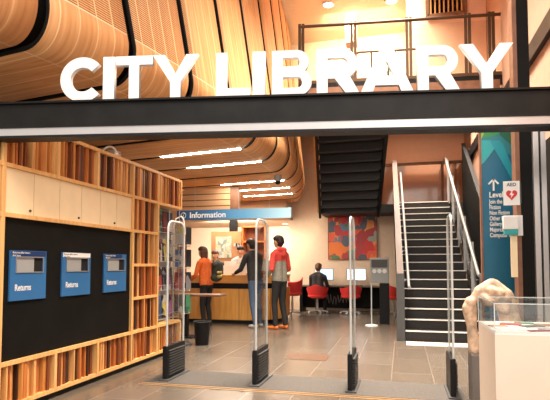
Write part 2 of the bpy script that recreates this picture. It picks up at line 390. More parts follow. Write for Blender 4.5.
# ---------------- gallery above
GR = R(6.5)                                     # the gallery edge is slightly oblique
gc, gs = math.cos(GR), math.sin(GR)
def gal(u, v, z): return (-1.68 + u*gc - v*gs, 8.35 + u*gs + v*gc, z)   # u along the edge, v back
mb = MB(); mb.prism([(-.25, 0), (3.3, 0), (3.3, 1.55), (-.25, 2.1)], gal(0, 0, 4.05), (gc, gs, 0), (-gs, gc, 0), (0, 0, .25))
struct(mb, 'floor_gallery', M['brown'])
struct(MB().box(.15, 1.63, 10.1, 10.2, 4.3, 7), 'wall_gallery', M['salmon'])
struct(MB().box(-2.9, 1.6, 12.5, 12.6, 4.6, 7), 'wall_upper', M['cream'])
# timber screen window upstairs
t = thing('window', '', '', (.95, 9.95, 6.0)); 
for k in ('label', 'category'): del t[k]
t.name = 'window_1'; t['kind'] = 'structure'
f = MB()
for a, b in (((.55, 6.14), (1.25, 6.14)), ((.55, 6.9), (1.25, 6.9)), ((.55, 6.14), (.55, 6.9)), ((1.25, 6.14), (1.25, 6.9))): f.bar((a[0], 10.06, a[1]), (b[0], 10.06, b[1]), .07, .06, (0, 1, 0))
f.build('window_frame', M['brown'], t)
f = MB()
for i in range(8): f.box(.60+i*.082, .625+i*.082, 10.03, 10.08, 6.17, 6.87)
f.build('window_slats', M['fin1'], t); MB().box(.56, 1.24, 10.085, 10.095, 6.15, 6.89).build('window_pane', M['charcoal'], t)
# pink bulkhead upstairs
struct(MB().box(-1.20, -.94, 11.3, 11.6, 6.35, 7), 'trim_upper_bulkhead', mat('dusty_pink', (.72, .42, .36), .7))
for i, (x, y) in enumerate(((-1.5, 10.7), (-.15, 10.9))):
    t = thing('downlight', 'round recessed downlight in the gallery ceiling, %s one' % ('left-hand' if i == 0 else 'right-hand'), 'light', (x, y, 7), 0, 'gallery downlights')
    MB().lathe((x, y, 6.985), [(.10, 0), (.10, .012)]).build('lens', M['down'], t)
    MB().tube([(x + .12*math.cos(a), y + .12*math.sin(a), 6.985) for a in [j*math.pi/12 for j in range(24)]], .02, 8, close=True).build('trim_ring', M['white'], t)
t = thing('downlight', 'small round downlight in the low ceiling beyond the information counter', 'light', (-3.45, 14.9, 2.52))
MB().lathe((-3.45, 14.9, 2.505), [(.07, 0), (.07, .012)]).build('lens', M['down'], t)
MB().tube([(-3.45 + .085*math.cos(a), 14.9 + .085*math.sin(a), 2.505) for a in [j*math.pi/12 for j in range(24)]], .015, 8, close=True).build('trim_ring', M['white'], t)

# gallery balustrade: top rail, paired posts, glass, low kerb
t = thing('gallery_balustrade', 'bronze balustrade with paired posts and glass along the upper gallery edge', 'balustrade', gal(0, .06, 4.3))
MB().tube([gal(0, .06, 5.42), gal(3.42, .06, 5.42)], .028).build('top_rail', M['brass'], t, True)
for u in (.03, .93, 1.86, 2.82, 3.2):
    p = MB()
    for du in (-.03, .03): p.bar(gal(u+du, .06, 4.18), gal(u+du, .06, 5.47), .022, .05)
    p.build('post', M['brass'], t)
MB().bar(gal(0, .06, 4.42), gal(3.42, .06, 4.42), .05, .05).build('bottom_rail', M['brass'], t)
MB().bar(gal(0, .06, 4.9), gal(3.42, .06, 4.9), .008, .86).build('glass_panel', M['glass'], t)
MB().bar(gal(0, 0.03, 4.3), gal(3.42, .03, 4.3), .04, .16).build('kerb', M['black'], t)
# stair handrail behind, rising upstairs
t = thing('upper_handrail', 'bronze bent tube handrail behind the gallery balustrade', 'handrail', gal(.95, 1.2, 4.3))
MB().tube([gal(.95, 1.2, 4.3), gal(.95, 1.2, 5.28), gal(.98, 1.2, 5.36), gal(1.06, 1.2, 5.4), gal(2.3, 1.2, 5.4)], .025).build('rail', M['brass'], t, True)
for u in (1.3, 1.75, 2.28): MB().tube([gal(u, 1.2, 4.3), gal(u, 1.2, 5.39)], .018).build('post', M['brass'], t, True)
t = thing('side_balustrade', 'bronze and glass balustrade running back beside the timber ceiling upstairs', 'balustrade', gal(0, .2, 4.3))
MB().tube([gal(0, .1, 5.42), gal(-.05, 1.9, 5.42)], .025).build('top_rail', M['brass'], t, True)
for v in (.9, 1.8): MB().bar(gal(-.02, v, 4.3), gal(-.02, v, 5.42), .03, .03).build('post', M['brass'], t)
MB().bar(gal(-.01, .2, 4.86), gal(-.05, 1.85, 4.86), .008, .8).build('glass_panel', M['glass'], t)

# ---------------- stairs
SR = 17; X0, X1 = .03, 1.22; YS = 8.62; RISE = 2.78/SR; RUN = 4.25/SR
def sx(y): return -.028*(y - YS)                # the flight drifts slightly left
st = thing('staircase', 'black staircase with pale nosings rising to a landing', 'staircase', (.6, YS, 0))
p = MB(); nz = MB()
for i in range(SR):
    y0 = YS + RUN*i; z1 = RISE*(i+1); dx = sx(y0)
    p.box(X0+dx, X1+dx, y0, y0+RUN+.03, z1-.19 if i else 0, z1)
    nz.box(X0+dx+.01, X1+dx-.01, y0-.012, y0+.035, z1-.012, z1+.004)
p.build('steps', M['treadm'], st); nz.build('nosings', M['nose'], st)
p = MB()
p.prism([(YS-.02, 0), (YS+.12, 0), (YS+4.3, 2.45), (YS+4.3, 2.78), (YS+4.1, 2.78), (YS-.02, .16)], (X1+.02, 0, 0), (0, 1, 0), (0, 0, 1), (.05, 0, 0)); p.build('stringer', M['black'], st)
# solid balustrade at the left with a silver cap
SLP = 2.78/4.25
def capz(y): return 1.08 + SLP*(y - YS)
bl = thing('stair_balustrade', 'solid black balustrade with a silver cap at the left of the stairs', 'balustrade', (-.02, YS, 0))
yb = YS + 4.27
p = MB()
vs = []
for x in (-.07, .02):
    for (y, z) in ((YS, 0), (YS, capz(YS)), (yb, capz(yb)), (yb, 2.3)): vs.append((x + sx(y)*1.0 - .045*(y-YS)*0 , y, z))
p._add(vs, [(0, 1, 2, 3), (7, 6, 5, 4), (0, 4, 5, 1), (1, 5, 6, 2), (2, 6, 7, 3), (3, 7, 4, 0)]); p.build('panel', M['black'], bl)
a = Vector((-.03, YS-.03, capz(YS)+.01)); b = Vector((-.03+sx(yb), yb, capz(yb)+.01)); MB().bar(a, b, .11, .045).build('cap', mat('grey_brown_cap', (.13, .10, .088), .5, spec=.3), bl)
MB().box(-.095, .035, YS-.05, YS+.03, 0, 1.1).build('end_post', M['dgrey'], bl)
def handrail(xo, label, y0, y1, z0):
    t = thing('handrail', label, 'handrail', (xo, y0, 0), 0, 'stair handrails')
    q = [(xo+sx(y0)+.01, y0-.12, z0-.02), (xo+sx(y0), y0, z0), (xo+sx(y1), y1, z0+SLP*(y1-y0)), (xo+sx(y1), y1+.2, z0+SLP*(y1-y0)+.01)]
    MB().tube(q, .024).build('rail', M['alu'], t, True)
    for k in range(5):
        y = y0 + (y1-y0)*(k+.3)/5; z = z0+SLP*(y-y0); s_ = -1 if xo < .6 else 1
        MB().tube([(xo+sx(y), y, z), (xo+sx(y), y, z-.05), (xo+sx(y)+s_*.08, y, z-.09)], .009, 8).build('bracket', M['alu'], t, True)
handrail(.11, 'pale metal handrail inside the left balustrade of the stairs', YS+.1, YS+4.15, .90)
t = thing('right_handrail', 'pale metal handrail with posts and glass at the right of the stairs', 'handrail', (1.24, YS, 0))
MB().tube([(1.19, YS-.1, 1.08), (1.19, YS, 1.10), (1.19+sx(yb), yb, 1.10+SLP*4.27), (1.19+sx(yb), yb+.8, 1.10+SLP*4.27)], .026).build('rail', M['alu'], t, True)
for k in range(6):
    y = YS + .06 + 4.15*k/5; MB().bar((1.24+sx(y), y, SLP*(y-YS)), (1.24+sx(y), y, SLP*(y-YS)+1.08), .03, .05).build('post', M['alu'], t)
p = MB(); vs = []
for x in (1.25, 1.258):
    for (y, dz) in ((YS+.1, .22), (YS+.1, 1.0), (yb, 1.0), (yb, .22)): vs.append((x+sx(y), y, dz+SLP*(y-YS)))
p._add(vs, [(0, 1, 2, 3), (7, 6, 5, 4), (0, 4, 5, 1), (1, 5, 6, 2), (2, 6, 7, 3), (3, 7, 4, 0)]); p.build('glass_panel', M['glass'], t)
t = thing('outer_balustrade', 'charcoal stepped balustrade panel on the far right side of the stairs', 'balustrade', (1.42, YS, 0))
p = MB(); p.prism([(7.9, 0), (7.9, .95), (8.3, 1.3), (12.9, 4.2), (12.9, 2.4), (9.4, 0)], (1.46, 0, 0), (0, 1, 0), (0, 0, 1), (.06, 0, 0)); p.build('panel', M['charcoal'], t)
p = MB(); p.bar((1.49, 7.9, .97), (1.49, 8.3, 1.32), .08, .04).bar((1.49, 8.3, 1.32), (1.49, 12.9, 4.22), .08, .04); p.build('cap', M['black'], t)
# landing and its glazed screen
struct(MB().box(-2.05, 1.63, YS+4.25, 13.9, 2.58, 2.78), 'floor_landing', M['treadm'])
w1 = bpy.data.objects.new('window_2', None); COL.objects.link(w1); w1.location = (.4, 13.85, 2.78); w1['kind'] = 'structure'
p = MB()
p.box(-.75, 1.62, 13.80, 13.87, 3.93, 4.0).box(-.75, 1.62, 13.80, 13.87, 2.78, 2.84)
for x in (-.75, 1.04, 1.2, 1.56): p.box(x, x+.06, 13.80, 13.87, 2.78, 4.0)
p.build('window_frame', M['brown'], w1); MB().box(-.70, 1.6, 13.83, 13.84, 2.84, 3.94).build('window_pane', M['winglass'], w1)
struct(MB().box(-.72, 1.6, 13.875, 13.895, 2.82, 3.93), 'trim_landing', mat('landing_backing', (.70, .50, .38), .6))
struct(MB().box(-2.9, 1.63, 13.87, 13.898, 4.0, 7), 'wall_stair_back', M['salmon'])

# second flight, seen from below
f2 = thing('upper_staircase', 'black open underside of the upper flight climbing toward the gallery', 'staircase', (-1.2, 12.8, 2.78))
N2 = 9; ya, yb2 = 12.86, 10.46; za, zb = 2.58, 4.16
def fx(y): return .125*(12.86 - y)                # the flight drifts right as it comes forward
p = MB()
for i in range(N2):
    y = ya + (yb2-ya)*i/N2; z = za + (zb-za)*(i+1)/N2; d = fx(y-.15); p.box(-2.02+d, -.60+d, y-.33, y, z-.05, z).box(-2.02+d, -.60+d, y-.02, y, z-(zb-za)/N2, z)
p.build('steps', M['treadm'], f2)
q = MB()
for i in range(N2):
    y = ya + (yb2-ya)*i/N2; z = za + (zb-za)*(i+1)/N2; d = fx(y-.15); q.box(-1.98+d, -.64+d, y-.30, y-.27, z-.065, z-.05)
q.build('tread_angles', M['dgrey'], f2)
def slant(x, w_, z0, z1, name, m_):
    p = MB(); vs = []
    for o_ in (0, w_):
        for (y, z) in ((ya+.02, za+z0), (ya+.02, za+z1), (yb2, zb+z1), (yb2, zb+z0)): vs.append((x+o_+fx(y), y, z))
    p._add(vs, [(0, 1, 2, 3), (7, 6, 5, 4), (0, 4, 5, 1), (1, 5, 6, 2), (2, 6, 7, 3), (3, 7, 4, 0)]); p.build(name, m_, f2)
slant(-2.08, .06, -.12, .16, 'stringer', M['black']); slant(-.60, .06, -.12, .16, 'stringer', M['black'])
slant(-2.12, .04, .02, .16, 'timber_trim', M['fin1']); slant(-.54, .04, .10, 1.2, 'side_panel', M['black'])

# black/brown column beside the sign, aluminium door jamb
c = thing('column', 'tall dark column with a brown edge to the right of the blue directory sign', 'column', (1.19, 5.45, 0))
MB().box(1.15, 1.26, 5.38, 5.55, 0, 6.9).build('shaft', M['charcoal'], c)
MB().box(1.11, 1.15, 5.38, 5.55, 0, 6.9).build('edge_strip', M['brown'], c)
j = thing('door_jamb', 'pale aluminium door jamb right of the dark column', 'door frame', (1.31, 5.4, 0))
MB().box(1.262, 1.31, 5.33, 5.45, 0, 2.6).box(1.33, 1.375, 5.33, 5.45, 0, 2.6).build('jamb', M['alu'], j)
MB().box(1.31, 1.33, 5.36, 5.43, 0, 2.6).build('seal', M['black'], j)

# ================================================================== LEFT PARTITION
WX = -3.18
zs = [.075, .43, .84, 1.25, 1.67, 2.09, 2.50]
pt = thing('slatted_partition', 'timber framed partition with coloured fins, cream cupboards and a black panel', 'partition', (WX, 5.15, 0)); pt['kind'] = 'thing'
fr = MB()
def rail(y0, y1, z): fr.box(WX-.20, WX, y0, y1, z-.0175, z+.0175)
def post(y, z0, z1): fr.box(WX-.20, WX+.002, y-.0175, y+.0175, z0, z1)
Y0, YP0, YP1, YC, Y2 = 3.37, 3.45, 5.49, 6.14, 6.86
for z in (zs[0], zs[1], zs[4], zs[5]): rail(Y0, Y2 if z < 2 else YC, z) if z != zs[4] else rail(Y0, YC, z)
rail(Y0, Y2, zs[6]); rail(YC, Y2, zs[5])
for z in (zs[2], zs[3]): rail(YP1, YC, z)
for y in (YP0-.02, YP1, YC): post(y, zs[0], zs[6])
post(Y2, zs[5], zs[6]); post(Y2, zs[0], zs[1])
for y in (4.12, 4.8): post(y, zs[0], zs[1]); 
for y in (4.1, 4.75): post(y, zs[5], zs[6])
fr.build('frame', M['ply'], pt)
MB().box(WX-.18, WX-.03, Y0, Y2, 0, .056).build('kick_plate', M['black'], pt)
MB().box(WX-.24, WX-.205, Y0, Y2, .05, 2.5).build('back_board', mat('fin_backing', (.035, .018, .012), .8), pt)
def cell(ya_, yb_, z0, z1):
    groups = [MB() for _ in range(5)]; y = ya_+.02; g = 0
    while y < yb_-.03:
        wd = random.choice((.016, .022, .028, .04)); d = random.uniform(.004, .06); g = random.choice([q for q in (0, 1, 3, 2, 4, 2, 1, 3, 0) if q != g])
        groups[g].box(WX-.19, WX-d, y, min(y+wd, yb_-.018), z0+.0175, z1-.0175); y += wd + random.choice((.006, .012, .022))
    return groups
def addcell(*a):
    p = MB()
    for k, B in enumerate(cell(*a)): p._add(B.v, B.f, k)
    p.build('fin_panel', [M['fin%d' % k] for k in range(5)], pt)
for a_, b_ in ((YP0, 4.12), (4.12, 4.8), (4.8, YP1)): addcell(a_, b_, zs[0], zs[1])
for a_, b_ in ((YP0, 4.1), (4.1, 4.75), (4.75, YP1)): addcell(a_, b_, zs[5], zs[6])
for k in range(6): addcell(YP1, YC, zs[k], zs[k+1])
addcell(YC, Y2, zs[0], zs[1]); addcell(YC, Y2, zs[5], zs[6])
for k in range(6): addcell(Y0, YP0-.03, zs[k], zs[k+1])
MB().box(WX-.10, WX-.03, YP0, YP1-.02, zs[1]+.0175, zs[4]-.0175).build('black_panel', M['charcoal'], pt)
ys = [3.455, 3.80, 4.15, 4.49, 4.82, 5.145, 5.47]
for i in range(6):
    d = MB().box(WX-.05, WX-.02, ys[i]+.004, ys[i+1]-.004, zs[4]+.02, zs[5]-.02).build('cupboard_door', M['warmwhite'], pt)
    if i in (0, 2, 4): MB().ball((WX-.012, ys[i+1]-.05, zs[4]+.06), .012).build('knob', M['dgrey'], d)
MB().box(WX-.12, WX-.055, 3.46, 5.47, zs[4]+.018, zs[5]-.018).build('cupboard_body', M['warmwhite'], pt)

# brochure rack in the opening at the end of the partition
rk = thing('brochure_rack', 'wire brochure rack filled with colourful leaflets at the end of the partition', 'rack', (WX-.05, 6.5, .45))
MB().box(WX-.19, WX-.16, YC+.03, Y2-.01, .46, 2.06).build('back_panel', M['greyp'], rk)
p = MB()
for z in (.5, .9, 1.3, 1.7): 
    p.tube([(WX-.02, YC+.04, z), (WX-.02, Y2-.03, z)], .006, 8).tube([(WX-.02, YC+.04, z+.07), (WX-.02, Y2-.03, z+.07)], .004, 8)
for y in (YC+.04, (YC+Y2)/2, Y2-.03): p.tube([(WX-.02, y, .46), (WX-.02, y, 2.06)], .006, 8)
p.build('wire_frame', M['alu'], rk)
pal = [(.45, .16, .42), (.06, .06, .08), (.75, .72, .68), (.55, .08, .08), (.08, .30, .16), (.10, .22, .48), (.30, .30, .32), (.75, .62, .2), (.04, .04, .05)]
LM = [painting_mat('leaflet_print_%d' % i, [[v*.7 for v in c_], [v*.35 for v in c_], (.02, .02, .025), (.5, .46, .43), [v*.7 for v in c_], (.03, .03, .035)], (2.2, 2.2, 2.2), i*1.7) for i, c_ in enumerate(pal)]
LN = ['purple', 'black', 'white', 'red', 'green', 'blue', 'grey', 'yellow', 'near-black']
rown = ['bottom', 'second lowest', 'third lowest', 'top']
posn = ['left end', 'left of centre', 'right of centre', 'right end']
for r_, z in enumerate((.50, .90, 1.30, 1.70)):
    for k in range(4):
        y = YC + .05 + k*.162; ci = random.randrange(9)
        t = MB(); t.bar((WX-.12, y+.07, z), (WX-.05-.08, y+.07, z+.32), .135, .012, (1, 0, 0))
        o = t.build('leaflet', [LM[ci]]); tag(o, '%s leaflet in the %s row of the brochure rack, at its %s' % (LN[ci], rown[r_], posn[k]), 'leaflet', 'leaflets in the brochure rack')

# return slots
RL = 'Returns'
for i, (ya_, yb_) in enumerate(((3.535, 3.975), (4.20, 4.655), (4.905, 5.365))):
    t = thing('return_slot', 'blue book return slot on the black panel, %s of the three' % ('nearest' if i == 0 else 'middle' if i == 1 else 'farthest'), 'return slot', (WX-.03, (ya_+yb_)/2, .95), 0, 'blue return slots')
    z0, z1 = .945, 1.375; x = WX-.03; ha, hb, hz0, hz1 = ya_+.07, yb_-.045, 1.19, 1.315
    p = MB(); p.box(x, x+.016, ya_, yb_, z0, hz0).box(x, x+.016, ya_, yb_, hz1, z1).box(x, x+.016, ya_, ha, hz0, hz1).box(x, x+.016, hb, yb_, hz0, hz1)
    p.build('face_plate', M['blue'], t)
    p = MB(); e = .008
    p.box(x+.014, x+.022, ha-e, hb+e, hz0-e, hz0).box(x+.014, x+.022, ha-e, hb+e, hz1, hz1+e).box(x+.014, x+.022, ha-e, ha, hz0, hz1).box(x+.014, x+.022, hb, hb+e, hz0, hz1)
    opf = p.build('opening_frame', M['alu'], t)
    MB().box(x+.001, x+.012, ha, hb-.11, hz0, hz1).build('flap', M['greyp'], opf)
    MB().box(x+.001, x+.006, hb-.11, hb, hz0, hz1).build('opening', M['void'], t)
    MB().box(x+.0165, x+.018, ya_+.01, yb_-.01 if i != 2 else yb_-.1, hz1+.012, z1-.004).build('label_strip', M['navy'] if i != 1 else M['paper'], t)
    text('Returns after hours\nslot here', .026, (x+.0185, ya_+.02, z1-.026), (0, 1, 0), (0, 0, 1), M['white'] if i != 1 else M['navy'], 'lettering', t, .0005)
    text(RL, .078, (x+.0165, ya_+.055, z0+.085), (0, 1, 0), (0, 0, 1), M['letter'], 'lettering', t, .001, .0015, xs=.78)

# ================================================================== BEAM AND LETTERS
BR = math.atan2(.70, 4.2); bc, bs = math.cos(BR), math.sin(BR)
def bp(u, v, z): return (-.94 + u*bc - v*bs, 3.69 + u*bs + v*bc, z)     # v back
bm_ = thing('entrance_beam', 'long dark steel beam with a silver lower track spanning the entrance', 'beam', bp(0, .07, 2.27))
def lay(u0, u1, v0, v1, z0, z1, m_, name):
    p = MB(); vs = [Vector(bp(u, v, z)) for u in (u0, u1) for v in (v0, v1) for z in (z0, z1)]
    p._add(vs, [(0, 1, 3, 2), (4, 6, 7, 5), (0, 4, 5, 1), (2, 3, 7, 6), (0, 2, 6, 4), (1, 5, 7, 3)]); return p.build(name, m_, bm_)
lay(-5, 3.2, 0, .13, 2.35, 2.545, M['steel'], 'web')
lay(-5, 3.2, -.03, .15, 2.545, 2.56, M['steel'], 'top_flange')
lay(-5, 3.2, -.03, .15, 2.345, 2.36, M['steel'], 'bottom_flange')
lay(-5, 3.2, -.02, .12, 2.285, 2.345, M['alu'], 'track')
lay(-5, 3.2, -.025, .12, 2.265, 2.285, M['black'], 'track_seal')
LW = {}
TH = .08  # stroke
def ring(cx, cy, rx, ry, a0, a1, n=20): return [(cx+rx*math.cos(R(a0+(a1-a0)*i/n)), cy+ry*math.sin(R(a0+(a1-a0)*i/n))) for i in range(n+1)]
H_ = .355
def glyph(ch, w_):
    """list of closed loops; the first is the outline, others are holes. height H_"""
    h = H_; t = .082
    if ch == 'I': return [[(0, 0), (w_, 0), (w_, h), (0, h)]]
    if ch == 'L': return [[(0, 0), (w_, 0), (w_, t*.85), (t, t*.85), (t, h), (0, h)]]
    if ch == 'T': return [[(w_/2-t/2, 0), (w_/2+t/2, 0), (w_/2+t/2, h-t*.85), (w_, h-t*.85), (w_, h), (0, h), (0, h-t*.85), (w_/2-t/2, h-t*.85)]]
    if ch == 'Y': return [[(w_/2-t/2, 0), (w_/2+t/2, 0), (w_/2+t/2, h*.38), (w_, h), (w_-t*1.15, h), (w_/2, h*.56), (t*1.15, h), (0, h), (w_/2-t/2, h*.38)]]
    if ch == 'A': return [[(0, 0), (t*1.08, 0), (t*1.08+.022, h*.17), (w_-t*1.08-.022, h*.17), (w_-t*1.08, 0), (w_, 0), (w_/2+t*.55, h), (w_/2-t*.55, h)],
                          [(w_/2-.055, h*.37), (w_/2+.055, h*.37), (w_/2, h*.70)]]
    if ch == 'C':
        o = ring(w_*.5, h/2, w_*.5, h/2+.004, 42, 318, 30); i_ = ring(w_*.5, h/2, w_*.5-t, h/2-t*.95, 318, 42, 30)
        return [o + i_]
    if ch == 'B':
        r1 = h*.255; r2 = h*.29
        o = [(0, 0)] + ring(w_-r2, r2, r2, r2, -90, 62, 14) + ring(w_-r1-.02, h-r1, r1, r1, -50, 90, 14) + [(0, h)]
        return [o, [(t, t*.72)] + ring(w_-r2, r2, r2-t*.85, r2-t*.72, -90, 90, 10) + [(t, 2*r2-t*.72)],
                [(t, h-2*r1+t*.66)] + ring(w_-r1-.02, h-r1, r1-t*.85, r1-t*.66, -90, 90, 10) + [(t, h-t*.66)]]
    if ch == 'R':
        r1 = h*.325
        o = [(0, 0), (t, 0), (t, h-2*r1), (w_*.42, h-2*r1), (w_-t*1.2, 0), (w_, 0), (w_-t*.95, h-2*r1+.02)] + ring(w_-r1-.015, h-r1, r1, r1, -62, 90, 16) + [(0, h)]
        return [o, [(t, h-2*r1+t*.85)] + ring(w_-r1-.015, h-r1, r1-t*.9, r1-t*.85, -90, 90, 12) + [(t, h-t*.85)]]
def letter(ch, u0, w_, zb_, label):
    cu = bpy.data.curves.new('l', 'CURVE'); cu.dimensions = '2D'; cu.fill_mode = 'BOTH'; cu.extrude = .02; cu.bevel_depth = .0015
    for lp in glyph(ch, w_):
        sp = cu.splines.new('POLY'); sp.points.add(len(lp)-1); sp.use_cyclic_u = True
        for q_, c_ in zip(sp.points, lp): q_.co = (*c_, 0, 1)
    t = bpy.data.objects.new('l', cu); COL.objects.link(t); bpy.context.view_layer.update()
    me = bpy.data.meshes.new_from_object(t.evaluated_get(bpy.context.evaluated_depsgraph_get())); bpy.data.objects.remove(t)
    mt = Matrix(((bc, 0, bs, 0), (bs, 0, -bc, 0), (0, 1, 0, 0), (0, 0, 0, 1)))
    me.transform(mt); me.materials.clear(); me.materials.append(M['letter'])
    o = bpy.data.objects.new('sign_letter', me); COL.objects.link(o); o.location = bp(u0, .04, zb_)
    tag(o, label, 'letter', 'letters of the sign on the beam')
# u positions computed from the photograph's spacing along the beam face
import itertools
LET = [('C', 61, 105, 'first letter, C'), ('I', 103.5, 114.5, 'letter I of CITY'), ('T', 116, 152.5, 'letter T'), ('Y', 153, 198, 'letter Y that ends CITY'), ('L', 216, 250, 'letter L'), ('I', 252.5, 265, 'letter I of LIBRARY'),
       ('B', 272, 311, 'letter B'), ('R', 316.5, 359, 'first letter R, left of the A'), ('A', 360, 413, 'letter A'), ('R', 417, 459.5, 'second letter R, right of the A'), ('Y', 460, 513, 'last letter, Y of LIBRARY')]
def u_at(px, z=2.7):
    """where the sight line through a column of the photograph meets the beam face"""
    yw = R(YAW); a = (px-275)/500; dx, dy = a*math.cos(yw)-math.sin(yw), a*math.sin(yw)+math.cos(yw)
    # (-.94+u*bc, 3.69+u*bs) = t*(dx,dy)
    return (3.69*dx + .94*dy) / (bc*dy - bs*dx)
for ch, a_, b_, w_ in LET:
    u0, u1 = u_at(275+(a_-275)*1.027), u_at(275+(b_-275)*1.027); letter(ch, u0, u1-u0, 2.565, 'white upright block on the dark beam, ' + w_)
tag(MB().bar(bp(u_at(50), .04, 2.5625), bp(u_at(516), .04, 2.5625), .09, .005).build('letter_base_strip', M['steel']), 'thin dark strip under the white letters on the beam', 'strip')

# ================================================================== SECURITY GATES, MATS
def gate(label, x, y, first=None):
    t = thing('security_gate', label, 'security gate', (x, y, 0), 0, 'security gates')
    MB().box(x-.035, x+.016, y-.24, y+.24, .02, .37, bev=.012).build('pedestal', M['black'], t)
    MB().box(x-.055, x+.055, y-.28, y+.28, 0, .022, bev=.006).build('base_plate', M['dgrey'], t)
    g = MB(); z1 = 1.74; pts = [(y-.21, .36), (y+.21, .36), (y+.21, z1-.10)] + [(y+.11+.10*math.cos(R(a)), z1-.10+.10*math.sin(R(a))) for a in (15, 45, 75, 90)] + [(y-.11+.10*math.cos(R(a)), z1-.10+.10*math.sin(R(a))) for a in (90, 105, 135, 165, 180)]
    g.prism([(a, b) for a, b in pts], (x-.008, 0, 0), (0, 1, 0), (0, 0, 1), (.016, 0, 0)); g.build('clear_panel', M['glass'], t)
    path = [(x, y-.21, .36), (x, y-.21, z1-.10)] + [(x, y-.11+.10*math.cos(R(a)), z1-.10+.10*math.sin(R(a))) for a in (165, 135, 105, 90)] + [(x, y+.11+.10*math.cos(R(a)), z1-.10+.10*math.sin(R(a))) for a in (90, 75, 45, 15)] + [(x, y+.21, z1-.10), (x, y+.21, .36)]
    MB().tube(path, .011, 10).build('antenna_loop', M['edge'], t, True)
    p = MB()
    for k in range(10): p.box(x+.016, x+.037, y-.20, y+.20, .06+k*.028, .07+k*.028)
    p.build('vents', M['dgrey'], [c_ for c_ in t.children if c_.name.startswith('pedestal')][0])
    return t
GN = ['beside the slatted partition', 'second from the partition', 'third from the partition', 'beside the white display case']
g0 = gate('clear security gate on a black pedestal, ' + GN[0], -2.49, 5.24)
for gx, gy, n in ((-1.48, 5.24, GN[1]), (-.50, 5.24, GN[2]), (.46, 5.24, GN[3])): dup(g0, (gx, gy, 0), 0, 'clear security gate on a black pedestal, ' + n)
o = MB().box(-2.7, .57, 4.90, 5.56, 0, .006, bev=.002).build('entrance_mat', mat('dark_mat', (.085, .074, .066), .8, noise=.3, nscale=60)); tag(o, 'dark rubber mat under the row of security gates', 'mat')
o = MB().box(-1.55, -.98, 6.55, 7.0, 0, .004, bev=.002).build('floor_plate', mat('bronze_plate', (.13, .07, .045), .45)); tag(o, 'flat brown service plate let into the floor beyond the gates', 'floor plate')
p = MB()
for y in (4.80, 4.86): p.box(-2.7, 1.1, y, y+.025, 0, .006)
struct(p, 'trim_threshold', mat('threshold_brass', (.42, .26, .13), .35, .3))
# tactile strip at the stair foot
p = MB().box(.05, 1.25, 8.15, 8.5, 0, .006)
for i in range(24):
    for k in range(6): p.lathe((.08+i*.05, 8.18+k*.055, .006), [(.014, 0), (.009, .006)], 6)
tag(p.build('tactile_strip', M['dotm']), 'pale studded warning strip on the floor before the stairs', 'floor strip')

# bin
b_ = thing('waste_bin', 'black waste bin on the floor behind the left security gate', 'bin', (-3.06, 7.40, 0))
MB().lathe((-3.06, 7.40, 0), [(.10, 0), (.105, .02), (.13, .36), (.125, .36), (.1, .05)], 20).build('body', M['black'], b_, True)
MB().tube([(-3.06+.13*math.cos(a), 7.40+.13*math.sin(a), .36) for a in [k*math.pi/10 for k in range(20)]], .012, 8, close=True).build('rim', M['rubber'], b_, True)
# high table near the partition's end
t = thing('standing_table', 'narrow brown standing table in front of the information counter', 'table', (-3.45, 8.05, 0))
MB().box(-3.85, -2.98, 7.95, 8.30, .715, .75, bev=.01).build('table_top', M['brown'], t)
MB().box(-3.70, -3.62, 8.08, 8.16, .02, .715).build('leg', M['black'], t); MB().box(-3.85, -3.47, 7.98, 8.28, 0, .02).build('base', M['black'], t)
# white column and pale cable loops behind the partition
struct(MB().box(-4.35, -4.2, 6.7, 6.85, 0, 3.0), 'trim_column', M['cream'])
struct(MB().box(-4.62, -4.36, 6.55, 6.85, 0, 3.0), 'trim_column_dark', M['brown'])
def loop(label, c, r, h):
    pts = [(c[0]-r, c[1], c[2]), (c[0]-r, c[1], c[2]+h)] + [(c[0]-r*math.cos(R(a)), c[1], c[2]+h+r*math.sin(R(a))) for a in range(20, 180, 20)] + [(c[0]+r, c[1], c[2]+h), (c[0]+r, c[1], c[2])]
    return pts
for lab, c_, r_, h_ in (('white bent tube lamp arching over the top of the partition', (WX-.1, 5.1, 2.515), .09, .02),):
    t = thing('arched_lamp', lab, 'lamp', c_); MB().tube(loop('', c_, r_, h_), .012).build('arm', M['white'], t, True)
    MB().lathe((c_[0]+r_, c_[1], c_[2]-.0), [(.025, 0), (.03, .01), (.02, .04)], 14).build('lamp_head', M['white'], t)
t = thing('leaflet_carousel', 'tall white wire leaflet stand behind the end of the partition', 'stand', (-3.38, 7.28, 0))
for k, (dx, dy) in enumerate(((-.10, -.05), (.08, -.05), (0, .12))):
    MB().tube([(-3.38+dx, 7.28+dy, .03), (-3.38+dx, 7.28+dy, 1.85), (-3.38+dx*.7, 7.28+dy*.7, 1.98), (-3.38, 7.28, 2.02)], .012).build('upright', M['white'], t, True)
p = MB()
for z in (.5, .85, 1.2, 1.55): p.tube([(-3.38+.15*math.cos(a), 7.28+.15*math.sin(a), z) for a in [k*math.pi/9 for k in range(18)]], .006, 6, close=True)
p.build('rings', M['alu'], t); MB().lathe((-3.38, 7.28, 0), [(.18, 0), (.18, .03)], 24).build('base', M['dgrey'], t)
for k, z in enumerate((.52, .87, 1.22, 1.57)):
    for q in range(2):
        a = R(-75 + q*60); cx, cy = -3.38+.155*math.cos(a), 7.28+.155*math.sin(a); ci = (k*2+q*3+1) % 9
        o = MB().box(cx-.06, cx+.06, cy-.006, cy+.006, z, z+.27, rot=a+math.pi/2, c=(cx, cy, 0)).build('magazine', LM[ci])
        tag(o, '%s magazine on the wire leaflet stand, tier %s from the floor, %s side' % (LN[ci], ('one', 'two', 'three', 'four')[k], ('left', 'right')[q]), 'magazine', 'magazines on the wire stand')

